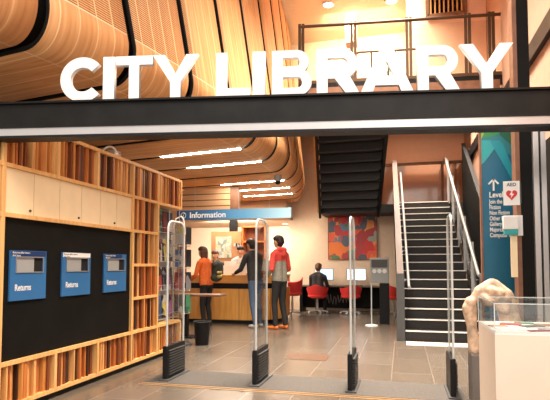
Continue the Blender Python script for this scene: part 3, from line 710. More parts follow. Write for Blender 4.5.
# ================================================================== INFORMATION COUNTER
CN = thing('information_counter', 'long curved timber counter with a black band and rounded end', 'counter', (-4, 10.6, 0))
path = []
for i in range(17):
    x = -7.0 + 3.7*i/16; path.append((x, 10.18 + .02*abs(x+3.6)))
path += [(-3.3 + .72*math.sin(R(a)), 10.19 + .72 - .72*math.cos(R(a))) for a in range(10, 91, 10)] + [(-2.58, 11.3), (-2.58, 11.6)]
def wallstrip(pts, th, z0, z1, off=0):
    p = MB(); n = len(pts); P = [Vector((a, b, 0)) for a, b in pts]; L1 = []; L2 = []
    for i in range(n):
        d = (P[min(i+1, n-1)] - P[max(i-1, 0)]).normalized(); nn = Vector((d.y, -d.x, 0)); L1.append(P[i] + nn*off); L2.append(P[i] + nn*(off-th))
    vs = []
    for a, b in zip(L1, L2):
        for q, z in ((a, z0), (a, z1), (b, z1), (b, z0)): vs.append((q.x, q.y, z))
    fs = [(i*4+k, i*4+(k+1) % 4, i*4+4+(k+1) % 4, i*4+4+k) for i in range(n-1) for k in range(4)] + [(0, 1, 2, 3), ((n-1)*4+3, (n-1)*4+2, (n-1)*4+1, (n-1)*4)]
    p._add(vs, fs); return p
wallstrip(path, .05, .08, .74).build('front', M['counter'], CN, True)
wallstrip(path, .10, 0, .08, -.05).build('kick', M['black'], CN, True)
wallstrip(path, .04, .74, .86, -.07).build('black_band', M['black'], CN, True)
wallstrip(path, .06, .86, 1.0, 0).build('upper_fascia', M['ctop'], CN, True)
wallstrip(path, .55, 1.0, 1.035, .02).build('counter_top', M['ctop'], CN, True)
# things on the counter
for i, (x, y, w_, h_, lab) in enumerate(((-3.72, 10.62, .30, .30, 'large white leaflet holder on the counter between the two staff'), (-4.05, 10.42, .22, .16, 'white leaflet box on the counter beside the orange jacket'), (-3.52, 10.5, .16, .24, 'tall white leaflet holder on the counter at the centre'), (-3.35, 10.38, .20, .12, 'low white tray of papers on the counter near the black jacket'))):
    t = thing('leaflet_holder', lab, 'leaflet holder', (x, y, 1.035)); MB().box(x-w_/2, x+w_/2, y-.05, y+.05, 1.035, 1.035+h_*.7, bev=.004).build('box', M['white'], t)
    MB().box(x-w_/2+.01, x+w_/2-.01, y-.03, y-.02, 1.04, 1.035+h_).build('paper', M['paper'], t)
t = thing('counter_monitor', 'grey computer screen seen edge-on on the counter near its rounded end', 'monitor', (-2.95, 10.75, 1.035))
MB().box(-3.10, -2.80, 10.74, 10.77, 1.12, 1.36, bev=.006).build('screen', M['greyp'], t); MB().box(-2.97, -2.93, 10.75, 10.79, 1.04, 1.13).build('stand', M['dgrey'], t); MB().box(-3.03, -2.87, 10.70, 10.84, 1.035, 1.045).build('base', M['dgrey'], t)
# notice board panel behind counter
t = thing('notice_board', 'brown timber screen with a pinned white poster behind the counter', 'notice board', (-4.3, 12.05, 0))
MB().box(-4.73, -3.93, 12.0, 12.08, 0, 2.10).build('board', M['boardw'], t)
MB().box(-4.60, -4.18, 11.985, 12.0, 1.43, 1.97).build('poster', painting_mat('poster_print', [(.55, .52, .46), (.35, .36, .32), (.60, .56, .48), (.22, .26, .22), (.58, .46, .30)], (5, 1, 5), 3.3), t)
text('NOTICES', .07, (-4.55, 11.983, 1.88), (1, 0, 0), (0, 0, 1), M['dgrey'], 'lettering', t, .001) if False else None
for k in range(3): MB().box(-4.12+k*.055, -4.075+k*.055, 11.985, 11.998, 1.72, 1.80).build('photo_card', LM[(2, 8, 2)[k]], t)
t = thing('dark_post', 'narrow black post behind the timber notice board', 'post', (-4.25, 12.6, 0)); MB().box(-4.42, -4.22, 12.5, 12.62, 0, 2.45).build('shaft', M['black'], t); MB().box(-4.46, -4.18, 12.46, 12.66, 0, .03).build('base', M['black'], t)
for i, (xa, m_) in enumerate(((-4.1, 'fin0'), (-3.78, 'fin2'), (-3.56, 'fin3'))):
    pass
bk = thing('bookcase', 'brown timber bookcase behind the counter beside the black jacket', 'bookcase', (-3.75, 12.9, 0))
p = MB()
p.box(-4.15, -4.1, 12.7, 13.0, 0, 2.3).box(-3.52, -3.47, 12.7, 13.0, 0, 2.3)
for z in (.05, .5, .95, 1.4, 1.85, 2.25): p.box(-4.12, -3.5, 12.7, 13.0, z, z+.04)
p.build('carcass', M['fin0'], bk); MB().box(-4.12, -3.5, 12.98, 13.0, .05, 2.27).build('back', M['fin2'], bk)
# door in recess and pale door
d = bpy.data.objects.new('door_1', None); COL.objects.link(d); d.location = (-3.45, 15.98, 0); d['kind'] = 'structure'
MB().box(-3.80, -3.02, 15.94, 15.99, 0, 2.08).build('door_leaf', mat('pale_door', (.86, .78, .60), .5), d)
MB().box(-3.88, -3.80, 15.93, 16, 0, 2.14).box(-3.88, -3.0, 15.93, 16, 2.08, 2.14).build('door_frame', M['cream'], d); MB().tube([(-3.12, 15.92, .95), (-3.12, 15.92, 1.1)], .012).build('door_handle', M['alu'], d)
struct(MB().box(-7.5, -7.2, 15.9, 16, 0, 2.3), 'trim_far_panel', M['fin2'])
# Information sign
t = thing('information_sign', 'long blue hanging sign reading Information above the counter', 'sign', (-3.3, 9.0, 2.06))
MB().box(-4.27, -1.98, 9.0, 9.05, 2.125, 2.315).build('board', grad_mat('sign_blue_gradient', [(0, (.015, .05, .13)), (.35, (.03, .15, .36)), (.62, (.10, .33, .58)), (1, (.42, .66, .78))], 0, -.97, 1.32), t)  # board colour runs from navy at the left to pale blue at the right
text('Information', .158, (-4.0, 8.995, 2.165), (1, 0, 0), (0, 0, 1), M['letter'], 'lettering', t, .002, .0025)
cx, cz = -4.13, 2.215
MB().tube([(cx+.052*math.cos(a), 8.995, cz+.052*math.sin(a)) for a in [k*math.pi/14 for k in range(28)]], .006, 6, close=True).build('symbol_ring', M['letter'], t)
text('i', .075, (cx, 8.995, cz-.025), (1, 0, 0), (0, 0, 1), M['letter'], 'symbol_letter', t, .002, .001, 'CENTER')
p = MB()
for x in (-3.9, -2.4): p.tube([(x, 9.025, 2.31), (x, 9.025, 3.02)], .004, 6)
p.build('hanging_wire', M['alu'], t)
# dome camera
t = thing('dome_camera', 'small dark dome camera hanging beneath the timber ceiling', 'camera', (-2.33, 9.4, 3.0))
MB().lathe((-2.33, 9.4, 2.88), [(.05, .0), (.075, .03), (.075, .12)], 18).build('housing', M['greyp'], t, True); MB().ball((-2.33, 9.4, 2.87), .055).build('dome', M['black'], t, True)

# ================================================================== STUDY DESK
dk = thing('computer_desk', 'long black computer desk against the back wall below the painting', 'desk', (-1.55, 13.55, 0))
MB().box(-2.68, -.46, 13.25, 13.82, .665, .70, bev=.006).build('desk_top', mat('desk_dark_top', (.10, .075, .06), .4), dk)
MB().box(-2.68, -2.60, 13.27, 13.80, 0, .665).build('end_panel', M['black'], dk); MB().box(-.54, -.46, 13.27, 13.80, 0, .665).build('end_panel', M['black'], dk)
MB().box(-2.60, -.54, 13.70, 13.73, .08, .665).build('modesty_panel', M['charcoal'], dk)
def monitor(x, label, mtl):
    t = thing('monitor', label, 'monitor', (x, 13.5, .70), 0, 'monitors on the black desk')
    MB().box(x-.26, x+.26, 13.48, 13.51, .83, 1.16, bev=.006).build('frame', M['alu'], t); MB().box(x-.235, x+.235, 13.475, 13.48, .855, 1.135).build('screen', mtl, t)
    MB().box(x-.02, x+.02, 13.51, 13.54, .72, .95).build('neck', M['alu'], t); MB().box(x-.11, x+.11, 13.43, 13.60, .70, .715, bev=.004).build('base', M['alu'], t)
monitor(-2.05, 'left desk monitor with a blue screen in front of the seated person', M['screen'])
monitor(-1.18, 'right desk monitor with a pale screen above the middle red chair', mat('pale_screen', (.7, .76, .85), .3, emit=1.1, ecol=(.8, .88, 1)))
for x, lab in ((-2.05, 'dark keyboard in front of the blue screen'), (-1.18, 'dark keyboard in front of the pale screen')):
    t = thing('keyboard', lab, 'keyboard', (x, 13.34, .70)); MB().box(x-.2, x+.2, 13.28, 13.40, .70, .715, bev=.004).build('body', M['dgrey'], t)
    p = MB()
    for i in range(13):
        for k in range(4): p.box(x-.185+i*.0285, x-.163+i*.0285, 13.29+k*.026, 13.31+k*.026, .714, .72)
    p.build('keys', M['rubber'], t)
# tangled cable
pts = [(-2.0, 13.66, .66)]
for i in range(26): pts.append((-2.0+.028*i, 13.62+.03*math.sin(i*1.1), .30+.16*math.sin(i*1.9)*math.exp(-i*.02)+.02*i*.1))
tag(MB().tube(pts, .007, 6).build('computer_cable', mat('cable_grey', (.35, .30, .27), .5)), 'tangled pale cable hanging under the black computer desk', 'cable')
# chairs
def chair(label, loc, rz):
    x, y = loc; t = thing('swivel_chair', label, 'chair', (x, y, 0), 0, 'red swivel chairs')
    bm = bmesh.new(); p = MB()
    # tub: curved back wrapping around the seat
    n = 16; vs = []
    for k in range(n+1):
        a = R(-205 + 230*k/n)
        a = R(180 + 25 - 230*k/n*-1) if False else R(-25 + 230*k/n)      # open to +y... front
        for (r, z) in ((.235, .47), (.275, .60), (.285, .76-.10*abs(math.cos(a))), (.255, .76-.10*abs(math.cos(a))), (.245, .60), (.205, .47)):
            vs.append((x + r*math.cos(a), y - r*math.sin(a)*.92, z))
    fs = [(k*6+i, k*6+(i+1) % 6, k*6+6+(i+1) % 6, k*6+6+i) for k in range(n) for i in range(6)] + [tuple(range(6)), tuple(range(n*6+5, n*6-1, -1))]
    p._add(vs, fs); p.build('backrest', M['red'], t, True)
    MB().lathe((x, y, .40), [(.17, 0), (.24, .03), (.245, .07), (.20, .09)], 24).build('seat', M['red'], t, True)
    MB().lathe((x, y, .07), [(.03, 0), (.03, .2), (.022, .2), (.022, .335)], 14).build('column', M['alu'], t, True)
    for k in range(5):
        a = R(72*k+10); MB().bar((x, y, .09), (x+.26*math.cos(a), y+.26*math.sin(a), .06), .035, .025).ball((x+.26*math.cos(a), y+.26*math.sin(a), .03), .03).build('base_arm', M['alu'], t)
    t.rotation_euler = (0, 0, rz); return t
c0 = chair('red tub chair with the seated person in it at the black desk', (-2.13, 12.86), 0)
dup(c0, (-1.27, 12.86, 0), R(25), 'empty red tub chair in front of the pale screen')
dup(c0, (-.22, 12.75, 0), R(-20), 'red tub chair right of the grey self-service kiosk')
dup(c0, (-2.62, 12.05, 0), R(100), 'red tub chair at the rounded end of the counter').scale = (1, 1, 1.25)

# self-service kiosk
k = thing('self_service_kiosk', 'grey self-service kiosk on a black pillar left of the stairs', 'kiosk', (-.36, 10.95, 0))
MB().box(-.47, -.27, 10.85, 11.1, 0, .86, bev=.01).build('pillar', M['black'], k)
hd = MB().box(-.66, -.27, 10.82, 11.0, .87, 1.40, bev=.02).build('head', M['greyp'], k)
MB().box(-.63, -.30, 10.812, 10.82, 1.20, 1.36).build('screen', M['dgrey'], hd)
for i in range(3): MB().lathe((0, 0, 0), [(.045, 0), (.045, .02)], 16).build('dial', M['letter'], k)
ds = [c_ for c_ in k.children if c_.name.startswith('dial')]
for i, o in enumerate(ds): o.location = (-.57+i*.105+.36, -.12, 1.12); o.rotation_euler = (R(90), 0, 0); o.data.transform(Matrix.Translation((.36, -10.95+10.95, 0)) @ Matrix.Identity(4)) if False else None
for o in ds:
    me = o.data; me.transform(Matrix.Translation((.36*-1, 10.95, 0)))
t = thing('kiosk_stand', 'thin clear post on a pale foot left of the black kiosk pillar', 'stand', (-.62, 10.55, 0))
MB().tube([(-.62, 10.55, .02), (-.62, 10.55, .86)], .012).build('pole', M['edge'], t, True); MB().lathe((-.62, 10.55, 0), [(.13, 0), (.12, .02), (.02, .035)], 20).build('foot', M['letter'], t, True)

# painting
pn = thing('painting', 'large abstract painting in orange, red, green and blue under the stairs', 'painting', (-1.3, 13.88, 1.45))
MB().box(-1.97, -.66, 13.85, 13.88, 1.42, 2.62).build('canvas', painting_mat('abstract_paint', [(.72, .06, .03), (.80, .20, .04), (.08, .22, .10), (.62, .04, .04), (.12, .20, .30), (.82, .32, .08), (.45, .05, .05), (.10, .12, .16), (.75, .12, .05), (.30, .36, .30)], (1.9, .2, 1.5), 1.7), pn)
p = MB()
for a in ((-1.99, -1.97, 1.40, 2.64), (-.66, -.64, 1.40, 2.64), (-1.97, -.66, 1.40, 1.42), (-1.97, -.66, 2.62, 2.64)): p.box(a[0], a[1], 13.84, 13.88, a[2], a[3])
p.build('frame', M['brown'], pn)

# ================================================================== DIRECTORY SIGN
ls = thing('directory_sign', 'tall blue directory sign with green and teal facets and an up arrow', 'sign', (1.05, 6.02, 0))
MB().box(.885, 1.36, 6.0, 6.06, 0, 3.0).build('board', mat('deep_teal_blue', (.012, .13, .23), .4), ls)
MB().box(.865, .885, 5.99, 6.06, 0, 3.0).build('edge_strip', M['brown'], ls)
def facet(pts, col, nm): 
    q = [(.885+(px-484)*.0106+(0), z) for px, z in pts]
    MB().prism(q, (0, 5.998, 0), (1, 0, 0), (0, 0, 1), (0, -.0015-.0005*facet.k, 0)).build('facet', mat(nm, col, .4), ls); facet.k += 1
facet.k = 0
facet([(484, 3), (517, 3), (517, 2.45), (484, 2.62)], (.02, .20, .24), 'facet_teal')
facet([(484, 3), (498, 3), (484, 2.66)], (.30, .48, .04), 'facet_lime')
facet([(498, 3), (515, 3), (502, 2.72), (486, 2.68)], (.03, .26, .06), 'facet_green')
facet([(502, 2.72), (517, 2.98), (517, 2.55)], (.01, .12, .07), 'facet_dark_green')
facet([(484, 2.66), (503, 2.64), (488, 2.42), (484, 2.38)], (.02, .36, .38), 'facet_bright_teal')
facet([(492, 2.66), (505, 2.62), (517, 2.25), (517, 2.12)], (.012, .28, .36), 'facet_cyan')
facet([(484, .25), (517, 1.04), (517, .25)], (.03, .38, .45), 'facet_low_cyan')
ax, az = 1.005, 2.15
p = MB(); p.bar((ax, 5.99, az-.07), (ax, 5.99, az+.05), .018, .01, (0, 1, 0)).bar((ax-.052, 5.99, az+.005), (ax+.006, 5.99, az+.065), .018, .01, (0, 1, 0)).bar((ax+.052, 5.99, az+.005), (ax-.006, 5.99, az+.065), .018, .01, (0, 1, 0))
p.build('arrow', M['letter'], ls)
text('Level 1', .088, (.955, 5.985, 2.005), (1, 0, 0), (0, 0, 1), M['letter'], 'lettering', ls, .001, .002, xs=.8)
for i, s_ in enumerate(('Join the Library', 'Fiction', 'Non Fiction', 'Other Languages', 'Gallery', 'Majorca Room', 'Computer Room')):
    text(s_, .066, (.955, 5.985, 1.935-i*.0625), (1, 0, 0), (0, 0, 1), M['letter'], 'lettering', ls, .001, .0012, xs=.66)
# AED sign and dispenser in front of the board
a_ = thing('aed_sign', 'white AED sign with a red heart and lightning bolt', 'sign', (.96, 5.36, 1.8))
MB().box(.985, 1.135, 5.34, 5.35, 1.84, 2.08, bev=.003).build('plate', M['letter'], a_)
text('AED', .045, (1.06, 5.338, 2.03), (1, 0, 0), (0, 0, 1), M['dgrey'], 'lettering', a_, .001, .001, 'CENTER')
hx, hz = 1.06, 1.945; hp = []
for i in range(28):
    t_ = 2*math.pi*i/28; hp.append((.0038*16*math.sin(t_)**3*.85, .0038*(13*math.cos(t_)-5*math.cos(2*t_)-2*math.cos(3*t_)-math.cos(4*t_))*.95))
MB().prism(hp, (hx, 5.339, hz), (1, 0, 0), (0, 0, 1), (0, -.002, 0)).build('heart', M['redink'], a_)
MB().prism([(.008, .04), (-.022, -.004), (-.002, -.004), (-.010, -.038), (.022, .008), (.003, .008)], (hx, 5.336, hz), (1, 0, 0), (0, 0, 1), (0, -.001, 0)).build('bolt', M['letter'], a_)
MB().box(1.12, 1.15, 5.35, 5.39, 1.86, 2.06).build('bracket', M['dgrey'], a_)
a_ = thing('sanitiser_dispenser', 'white wall dispenser with a teal base beside the brown column edge', 'dispenser', (1.02, 5.36, 1.52))
MB().box(.975, 1.11, 5.30, 5.38, 1.60, 1.735, bev=.01).build('body', M['letter'], a_); MB().box(.98, 1.105, 5.305, 5.37, 1.545, 1.60, bev=.008).build('drip_tray', M['teal'], a_)
o = MB().box(1.115, 1.16, 5.365, 5.378, 1.54, 1.74, bev=.002).build('notice_card', M['letter']); tag(o, 'small white card on the dark column beside the dispenser', 'notice')
o = MB().box(1.045, 1.105, 5.36, 5.38, 1.13, 1.535, bev=.003).build('cream_cover', M['warmwhite']); tag(o, 'narrow cream cover strip below the teal and white dispenser', 'cover')

# ================================================================== DISPLAY CASE
dc = thing('display_case', 'pale display case with a clear acrylic top in the right foreground', 'display case', (1.15, 3.65, 0))
CR = R(4)
XA, XB, YA, YB = .525, 1.75, 3.2, 3.85
MB().box(XA, XA+.327, YA, YB, 0, .84).box(XA+.330, XB, YA, YB, 0, .84).build('cabinet', M['case'], dc)
MB().box(XA, XB, YA, YB, .84, .852).build('display_deck', M['letter'], dc)
g = MB(); T = .006; zc = 1.02
g.box(XA, XB, YA, YA+T, .852, zc).box(XA, XB, YB-T, YB, .852, zc).box(XA, XA+T, YA, YB, .852, zc).box(XB-T, XB, YA, YB, .852, zc).box(XA, XB, YA, YB, zc, zc+T)
g.build('acrylic_cover', M['glass'], dc)
g = MB()
for a, b in (((XA, YA), (XB, YA)), ((XA, YB), (XB, YB)), ((XA, YA), (XA, YB))): g.bar((*a, zc+.003), (*b, zc+.003), .005, .005)
for a in ((XA, YA), (XA, YB)): g.bar((*a, .852), (*a, zc), .005, .005)
g.build('cover_edge', M['edge'], dc)
items = [('white open booklet', (.86, .84, .8), .66, 3.40, .20, .15, 8, 'nearest the left front corner'), ('red-covered booklet', (.55, .05, .05), .70, 3.66, .13, .09, -15, 'toward the back left'), ('orange printed card', (.65, .28, .12), .60, 3.53, .10, .07, 20, 'by the left edge'),
         ('grey printed leaflet', (.42, .42, .44), .90, 3.44, .17, .12, -10, 'left of centre'), ('brown photograph print', (.30, .17, .10), .93, 3.66, .16, .12, 5, 'behind the grey leaflet'), ('pale blue printed sheet', (.50, .60, .70), 1.13, 3.50, .18, .13, 12, 'right of the grey leaflet'),
         ('dark printed sheet', (.10, .10, .11), .81, 3.57, .13, .08, 25, 'in the middle of the left half'), ('cream folded letter', (.78, .70, .55), 1.30, 3.62, .16, .11, -18, 'toward the right'),
         ('navy printed card', (.03, .05, .16), 1.02, 3.34, .10, .07, 14, 'front, between grey and blue sheets'), ('green postcard', (.06, .22, .12), .80, 3.74, .12, .07, -8, 'at the back behind the dark sheet'), ('maroon bookmark', (.28, .03, .05), .80, 3.33, .14, .035, 18, 'at the front left of the grey leaflet')]
for n_, c_, x, y, w_, h_, a, wh in items:
    o = MB().box(x-w_/2, x+w_/2, y-h_/2, y+h_/2, .852, .858, rot=R(a), c=(x, y, 0)).build('exhibit_booklet', mat('exhibit_' + n_.split()[0] + n_.split()[1], c_, .55, noise=.25, nscale=40))
    tag(o, '%s in the display case, %s' % (n_, wh), 'booklet')
# sculpture on plinth
o = MB().box(.595, 1.08, 4.80, 5.10, 0, .445, bev=.008).build('plinth', M['plinth']); tag(o, 'low grey plinth behind the display case', 'plinth')
def blend(name, m, prims, voxel, parent=None, smooth=2, mats=None):
    """prims: (a, b, ra, rb, material index); merged into one continuous surface"""
    p = MB()
    for a, b, ra, rb, mi in prims:
        a = Vector(a); b = Vector(b); L_ = (b-a).length; d = (b-a).normalized() if L_ > 1e-5 else Vector((0, 0, 1)); pts = []; rs = []
        for t in (-88, -60, -30): pts.append(a + d*ra*math.sin(R(t))); rs.append(ra*math.cos(R(t)))
        pts += [a, (a+b)/2, b] if L_ > 1e-5 else [a]; rs += [ra, (ra+rb)/2, rb] if L_ > 1e-5 else [ra]
        for t in (30, 60, 88): pts.append(b + d*rb*math.sin(R(t))); rs.append(rb*math.cos(R(t)))
        p.tube(pts, rs, 14)
    me = bpy.data.meshes.new(name); me.from_pydata(p.v, [], p.f)
    t = bpy.data.objects.new('tmp', me); COL.objects.link(t)
    rm = t.modifiers.new('r', 'REMESH'); rm.mode = 'VOXEL'; rm.voxel_size = voxel
    if smooth: sm = t.modifiers.new('s', 'SMOOTH'); sm.factor = .5; sm.iterations = smooth
    bpy.context.view_layer.update(); out = bpy.data.meshes.new_from_object(t.evaluated_get(bpy.context.evaluated_depsgraph_get())); bpy.data.objects.remove(t)
    out.name = name; ms = mats or [m]
    for q in ms: out.materials.append(q)
    nf = len(out.polygons); 
    if len(ms) > 1:
        ctr = np.empty(nf*3); out.polygons.foreach_get('center', ctr); ctr = ctr.reshape(-1, 3); best = np.full(nf, 1e9); idx = np.zeros(nf, int)
        for a, b, ra, rb, mi in prims:
            a_ = np.array(a, float); b_ = np.array(b, float); ab = b_-a_; l2 = max(ab@ab, 1e-9); t_ = np.clip(((ctr-a_)@ab)/l2, 0, 1)
            dd = np.linalg.norm(ctr-(a_+t_[:, None]*ab), axis=1) - (ra+(rb-ra)*t_); w_ = dd < best; best[w_] = dd[w_]; idx[w_] = mi
        out.polygons.foreach_set('material_index', idx.tolist())
    out.polygons.foreach_set('use_smooth', [True]*nf)
    o = bpy.data.objects.new(name, out); COL.objects.link(o)
    if parent is not None: o.parent = parent
    return o
sc = [((.635, 4.95, .47), (.615, 4.95, .70), .055, .045, 0), ((.615, 4.95, .70), (.60, 4.95, .84), .048, .066, 0), ((.60, 4.95, .84), (.605, 4.93, .91), .066, .052, 0), ((.57, 4.92, .86), (.575, 4.92, .84), .04, .04, 0),
      ((.62, 4.95, .91), (.70, 4.95, 1.0), .038, .062, 0), ((.70, 4.95, 1.0), (.80, 4.95, 1.05), .066, .078, 0), ((.80, 4.95, 1.05), (.90, 4.96, .96), .078, .085, 0), ((.90, 4.96, .96), (.96, 4.97, .68), .085, .095, 0),
      ((.96, 4.97, .68), (.965, 4.97, .47), .095, .10, 0), ((.72, 4.90, .95), (.76, 4.89, .93), .05, .058, 0), ((.78, 4.88, 1.02), (.84, 4.87, .99), .045, .05, 0), ((.86, 4.89, .93), (.88, 4.89, .86), .055, .06, 0), ((.83, 4.95, .95), (.85, 4.95, .88), .05, .05, 0),
      ((.64, 4.95, .50), (.95, 4.97, .50), .045, .05, 0)]
o = blend('sculpture', M['stone'], sc, .009, smooth=2); tag(o, 'tan carved stone figure bowed over on the low grey plinth', 'sculpture')

# ================================================================== PEOPLE
SK = mat('skin', (.62, .36, .25), .5)
def person(label, loc, rz, h, cols, hair, lean=0, hands=None, seated=False, hairlong=False, hood=False, headturn=0, feet=None, sp=.36):
    """front is local +y. cols: top, lower band of top, trousers, shoes"""
    t = thing('person', label, 'person', (loc[0], loc[1], 0), rz)
    s = h/1.75; P = []
    def V(x, y, z): return Vector((x*s, y*s, z*s))
    zh = .92 if not seated else .50
    ln = R(lean); hip = V(0, 0, zh)
    def up(x, y, z): # z above the hip, leaning forward
        return hip + Vector((x*s, (y*math.cos(ln) + z*math.sin(ln))*s, (z*math.cos(ln) - y*math.sin(ln))*s))
    T, T2, TR, SH = 1, 2, 3, 4
    # torso
    for sx_ in (-1, 1):
        P.append((up(sx_*.07, 0, .50), up(sx_*.06, .005, sp), .105*s, .095*s, T))
        P.append((up(sx_*.06, .005, sp), up(sx_*.07, 0, .02), .097*s, .108*s, T2))
        P.append((up(sx_*.16, -.005, .50), up(sx_*.05, 0, .54), .062*s, .065*s, T))
        P.append((up(sx_*.075, 0, -.02), up(sx_*.075, 0, .0), .105*s, .10*s, TR))
    P.append((up(0, .02, .40), up(0, .02, .12), .095*s, .10*s, T2))
    P.append((up(0, -.005, .54), up(0, .02, .64), .055*s, .05*s, 0))     # neck
    if hood: P.append((up(-.06, -.06, .58), up(.06, -.06, .58), .06*s, .06*s, T)); P.append((up(0, -.07, .57), up(0, -.09, .50), .065*s, .06*s, T))
    P.append((up(-.05, -.02, .555), up(.05, -.02, .555), .06*s, .06*s, T))
    # head
    hc = up(0, .035, .73); hr = Matrix.Rotation(headturn, 3, 'Z')
    def hd_(x, y, z): return hc + hr @ Vector((x*s, y*s, z*s))
    P.append((hd_(0, .0, .02), hd_(0, -.025, .025), .088*s, .09*s, 0)); P.append((hd_(0, .035, -.055), hd_(0, .03, -.02), .052*s, .07*s, 0))
    P.append((hd_(0, .088, .0), hd_(0, .105, -.022), .012*s, .016*s, 0))      # nose
    for q in (-1, 1): P.append((hd_(q*.088, -.01, .012), hd_(q*.09, -.012, -.02), .014*s, .011*s, 0))  # ears
    P.append((hd_(-.018, .084, -.052), hd_(.018, .084, -.052), .009*s, .009*s, 5))
    # arms
    hands = hands or [(-.25, .04, .80), (.25, .04, .80)]
    for q, hp_ in zip((-1, 1), hands):
        sh = up(q*.185, -.005, .49); hd2 = V(*hp_); d = hd2 - sh; L1, L2 = .285*s, .255*s; dist = min(d.length, (L1+L2)*.985); dn = d.normalized()
        a_ = (L1*L1 - L2*L2 + dist*dist)/(2*dist); hh = math.sqrt(max(L1*L1 - a_*a_, 0)); out_ = Vector((q*.35, -.5, -.6)); out_ = (out_ - dn*out_.dot(dn)).normalized()
        el = sh + dn*a_ + out_*hh; wr = sh + dn*dist
        P.append((sh, el, .060*s, .050*s, T)); P.append((el, el + (wr-el)*.9, .048*s, .038*s, T2)); P.append((el + (wr-el)*.9, wr, .028*s, .026*s, 0))
        f = (wr-el).normalized(); sd = f.cross(Vector((0, 0, 1))); sd = sd.normalized() if sd.length > .1 else Vector((q, 0, 0)); sd *= -q if False else 1
        nrm = sd.cross(f).normalized()
        for k_, o_ in enumerate((-.024, -.008, .008, .024)): P.append((wr, wr + f*.075*s + sd*o_*s, .020*s, .013*s, 0))
        for k_, o_ in enumerate((-.027, -.009, .009, .027)):
            b0 = wr + f*.075*s + sd*o_*s; l_ = (.055, .066, .070, .060)[k_]*s; b1 = b0 + (f*.8 - nrm*.35).normalized()*l_*.55; P.append((b0, b1, .0095*s, .009*s, 0)); P.append((b1, b1 + (f*.55 - nrm*.7).normalized()*l_*.45, .009*s, .0075*s, 0))
        b0 = wr + f*.02*s + sd*(-.026)*s; b1 = b0 + (f*.6 - sd*.7).normalized()*.04*s; P.append((b0, b1, .011*s, .010*s, 0)); P.append((b1, b1 + (f*.95 - sd*.2).normalized()*.03*s, .010*s, .008*s, 0))
    # legs
    feet = feet or [(-.10, 0), (.10, 0)]
    for q, (fx, fy) in zip((-1, 1), feet):
        hj = hip + V(q*.085, 0, -.02)
        if seated: kn = V(q*.10, .42, .49); an = V(q*.11, .40, .09)
        else: an = V(fx, fy - .02, .085); kn = (hj + an)/2 + V(0, .045, 0)
        P.append((hj, kn, .092*s, .062*s, TR)); P.append((kn, an, .062*s, .048*s, TR))
        P.append((an, an + V(0, -.01, -.04), .042*s, .038*s, SH)); P.append((an + V(0, -.03, -.052), an + V(q*.01, .13, -.055), .034*s, .032*s, SH)); P.append((an+V(q*.01, .07, -.055), an+V(q*.015, .17, -.060), .038*s, .026*s, SH))
    # ground the shoes
    mz = min(min(a.z-ra, b.z-rb) for a, b, ra, rb, _ in P)
    if not seated: P = [(a-Vector((0, 0, mz)), b-Vector((0, 0, mz)), ra, rb, m_) for a, b, ra, rb, m_ in P]; hc = hc - Vector((0, 0, mz))
    body = blend('body', None, [(tuple(a), tuple(b), ra, rb, m_) for a, b, ra, rb, m_ in P], .0085, t, 2, [SK, cols[0], cols[1], cols[2], cols[3], mat('lips', (.42, .14, .11), .5)])
    H2 = [(tuple(hd_(0, -.03, .045)), tuple(hd_(0, .01, .065)), .097*s, .085*s, 0), (tuple(hd_(0, -.055, .0)), tuple(hd_(0, -.05, -.03)), .085*s, .065*s, 0), (tuple(hd_(-.05, .035, .075)), tuple(hd_(.05, .035, .075)), .042*s, .042*s, 0)]
    if hairlong: H2 += [(tuple(hd_(-.05, -.05, .0)), tuple(hd_(-.055, -.06, -.13)), .06*s, .045*s, 0), (tuple(hd_(.05, -.05, .0)), tuple(hd_(.055, -.06, -.13)), .06*s, .045*s, 0), (tuple(hd_(0, -.07, .0)), tuple(hd_(0, -.08, -.15)), .07*s, .05*s, 0)]
    blend('hair', hair, H2, .009, t, 2)
    e = MB()
    for q in (-1, 1): e.ball(tuple(world_of(t) @ hd_(q*.032, .083, .012)), .009*s)
    e.build('eyes', M['void'], t)
    return t, s
def cl(n, c): return mat(n, c, .8, noise=.18, nscale=30, bump=.15)
brownh = mat('brown_hair', (.10, .045, .02), .6, noise=.4, nscale=40, bump=.3); darkh = mat('dark_hair', (.025, .014, .010), .55, noise=.4, nscale=40, bump=.3)
orange = cl('orange_jacket', (.80, .16, .03)); blackj = cl('black_jacket', (.025, .024, .026)); blackt = cl('black_trousers', (.018, .017, .018)); jeans = cl('blue_jeans', (.07, .11, .19))
redj = cl('red_hooded_top', (.62, .06, .045)); greyj = cl('grey_jacket', (.26, .25, .20)); blk = mat('black_shoes', (.015, .014, .014), .5); osh = mat('orange_shoes', (.75, .20, .04), .5); whs = mat('pale_shoes', (.55, .55, .56), .5)
ID = lambda a: a
person('person in an orange jacket and black trousers standing at the counter', (-3.86, 9.55), R(72), 1.60, [orange, orange, blackt, blk], brownh, lean=7, hands=[(-.20, .32, 1.0), (.25, .30, 1.02)], hairlong=True)
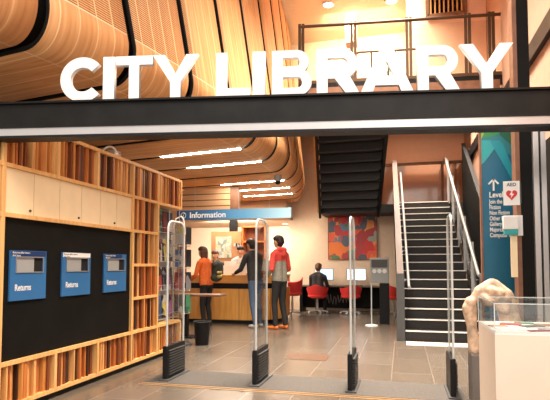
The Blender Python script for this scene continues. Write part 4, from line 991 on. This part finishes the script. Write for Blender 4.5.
person('person in a black leather jacket and blue jeans leaning on the counter', (-2.86, 9.70), R(55), 1.76, [blackj, blackj, jeans, whs], darkh, lean=10, hands=[(-.2, .42, 1.07), (.2, .42, 1.07)], feet=[(-.10, -.10), (.12, .02)])
person('person in a red hooded top and grey jacket with black trousers and orange shoes', (-2.33, 9.55), R(62), 1.79, [redj, greyj, blackt, osh], darkh, lean=0, hood=True, hands=[(-.20, .16, .98), (.20, .20, 1.0)], feet=[(-.10, .03), (.10, -.04)])
person('seated person in dark clothes working at the left desk monitor', (-2.13, 12.84), R(-5), 1.68, [blackj, blackj, blackt, blk], brownh, lean=8, seated=True, hands=[(-.16, .44, .74), (.16, .44, .74)])
person('staff member with short brown hair behind the counter, right of the orange jacket', (-4.30, 11.2), R(175), 1.56, [blackj, blackj, blackt, blk], brownh, lean=0, hands=[(-.2, .30, 1.04), (.2, .30, 1.04)])
person('staff member with dark hair in a pale shirt behind the counter facing the black jacket', (-3.66, 11.2), R(190), 1.66, [cl('pale_shirt', (.70, .68, .66)), cl('pale_shirt', (.7, .7, .7)), blackt, blk], darkh, lean=6, hands=[(-.2, .32, 1.04), (.2, .32, 1.04)])
# backpack worn by the orange jacket
bkp = thing('backpack', 'dark green and yellow backpack on the back of the orange jacket', 'backpack', (-3.64, 9.48, 1.0), R(72))
blend('bag', None, [((-.07, -.02, .0), (.07, -.02, .0), .075, .075, 0), ((-.06, -.02, .25), (.06, -.02, .25), .065, .065, 0), ((0, -.03, .0), (0, -.03, .25), .09, .08, 0)], .010, bkp, 2, [cl('backpack_green', (.035, .038, .028))])
blend('front_pocket', None, [((-.04, -.105, .02), (.04, -.105, .02), .035, .035, 0), ((-.04, -.10, .10), (.04, -.10, .10), .03, .03, 0)], .008, bkp, 2, [cl('backpack_yellow', (.50, .38, .10))])
for q in (-.07, .07): MB().tube([tuple(world_of(bkp) @ Vector(v)) for v in ((q, .03, -.04), (q, .03, .28))], .012, 8).build('strap', M['rubber'], bkp, True)
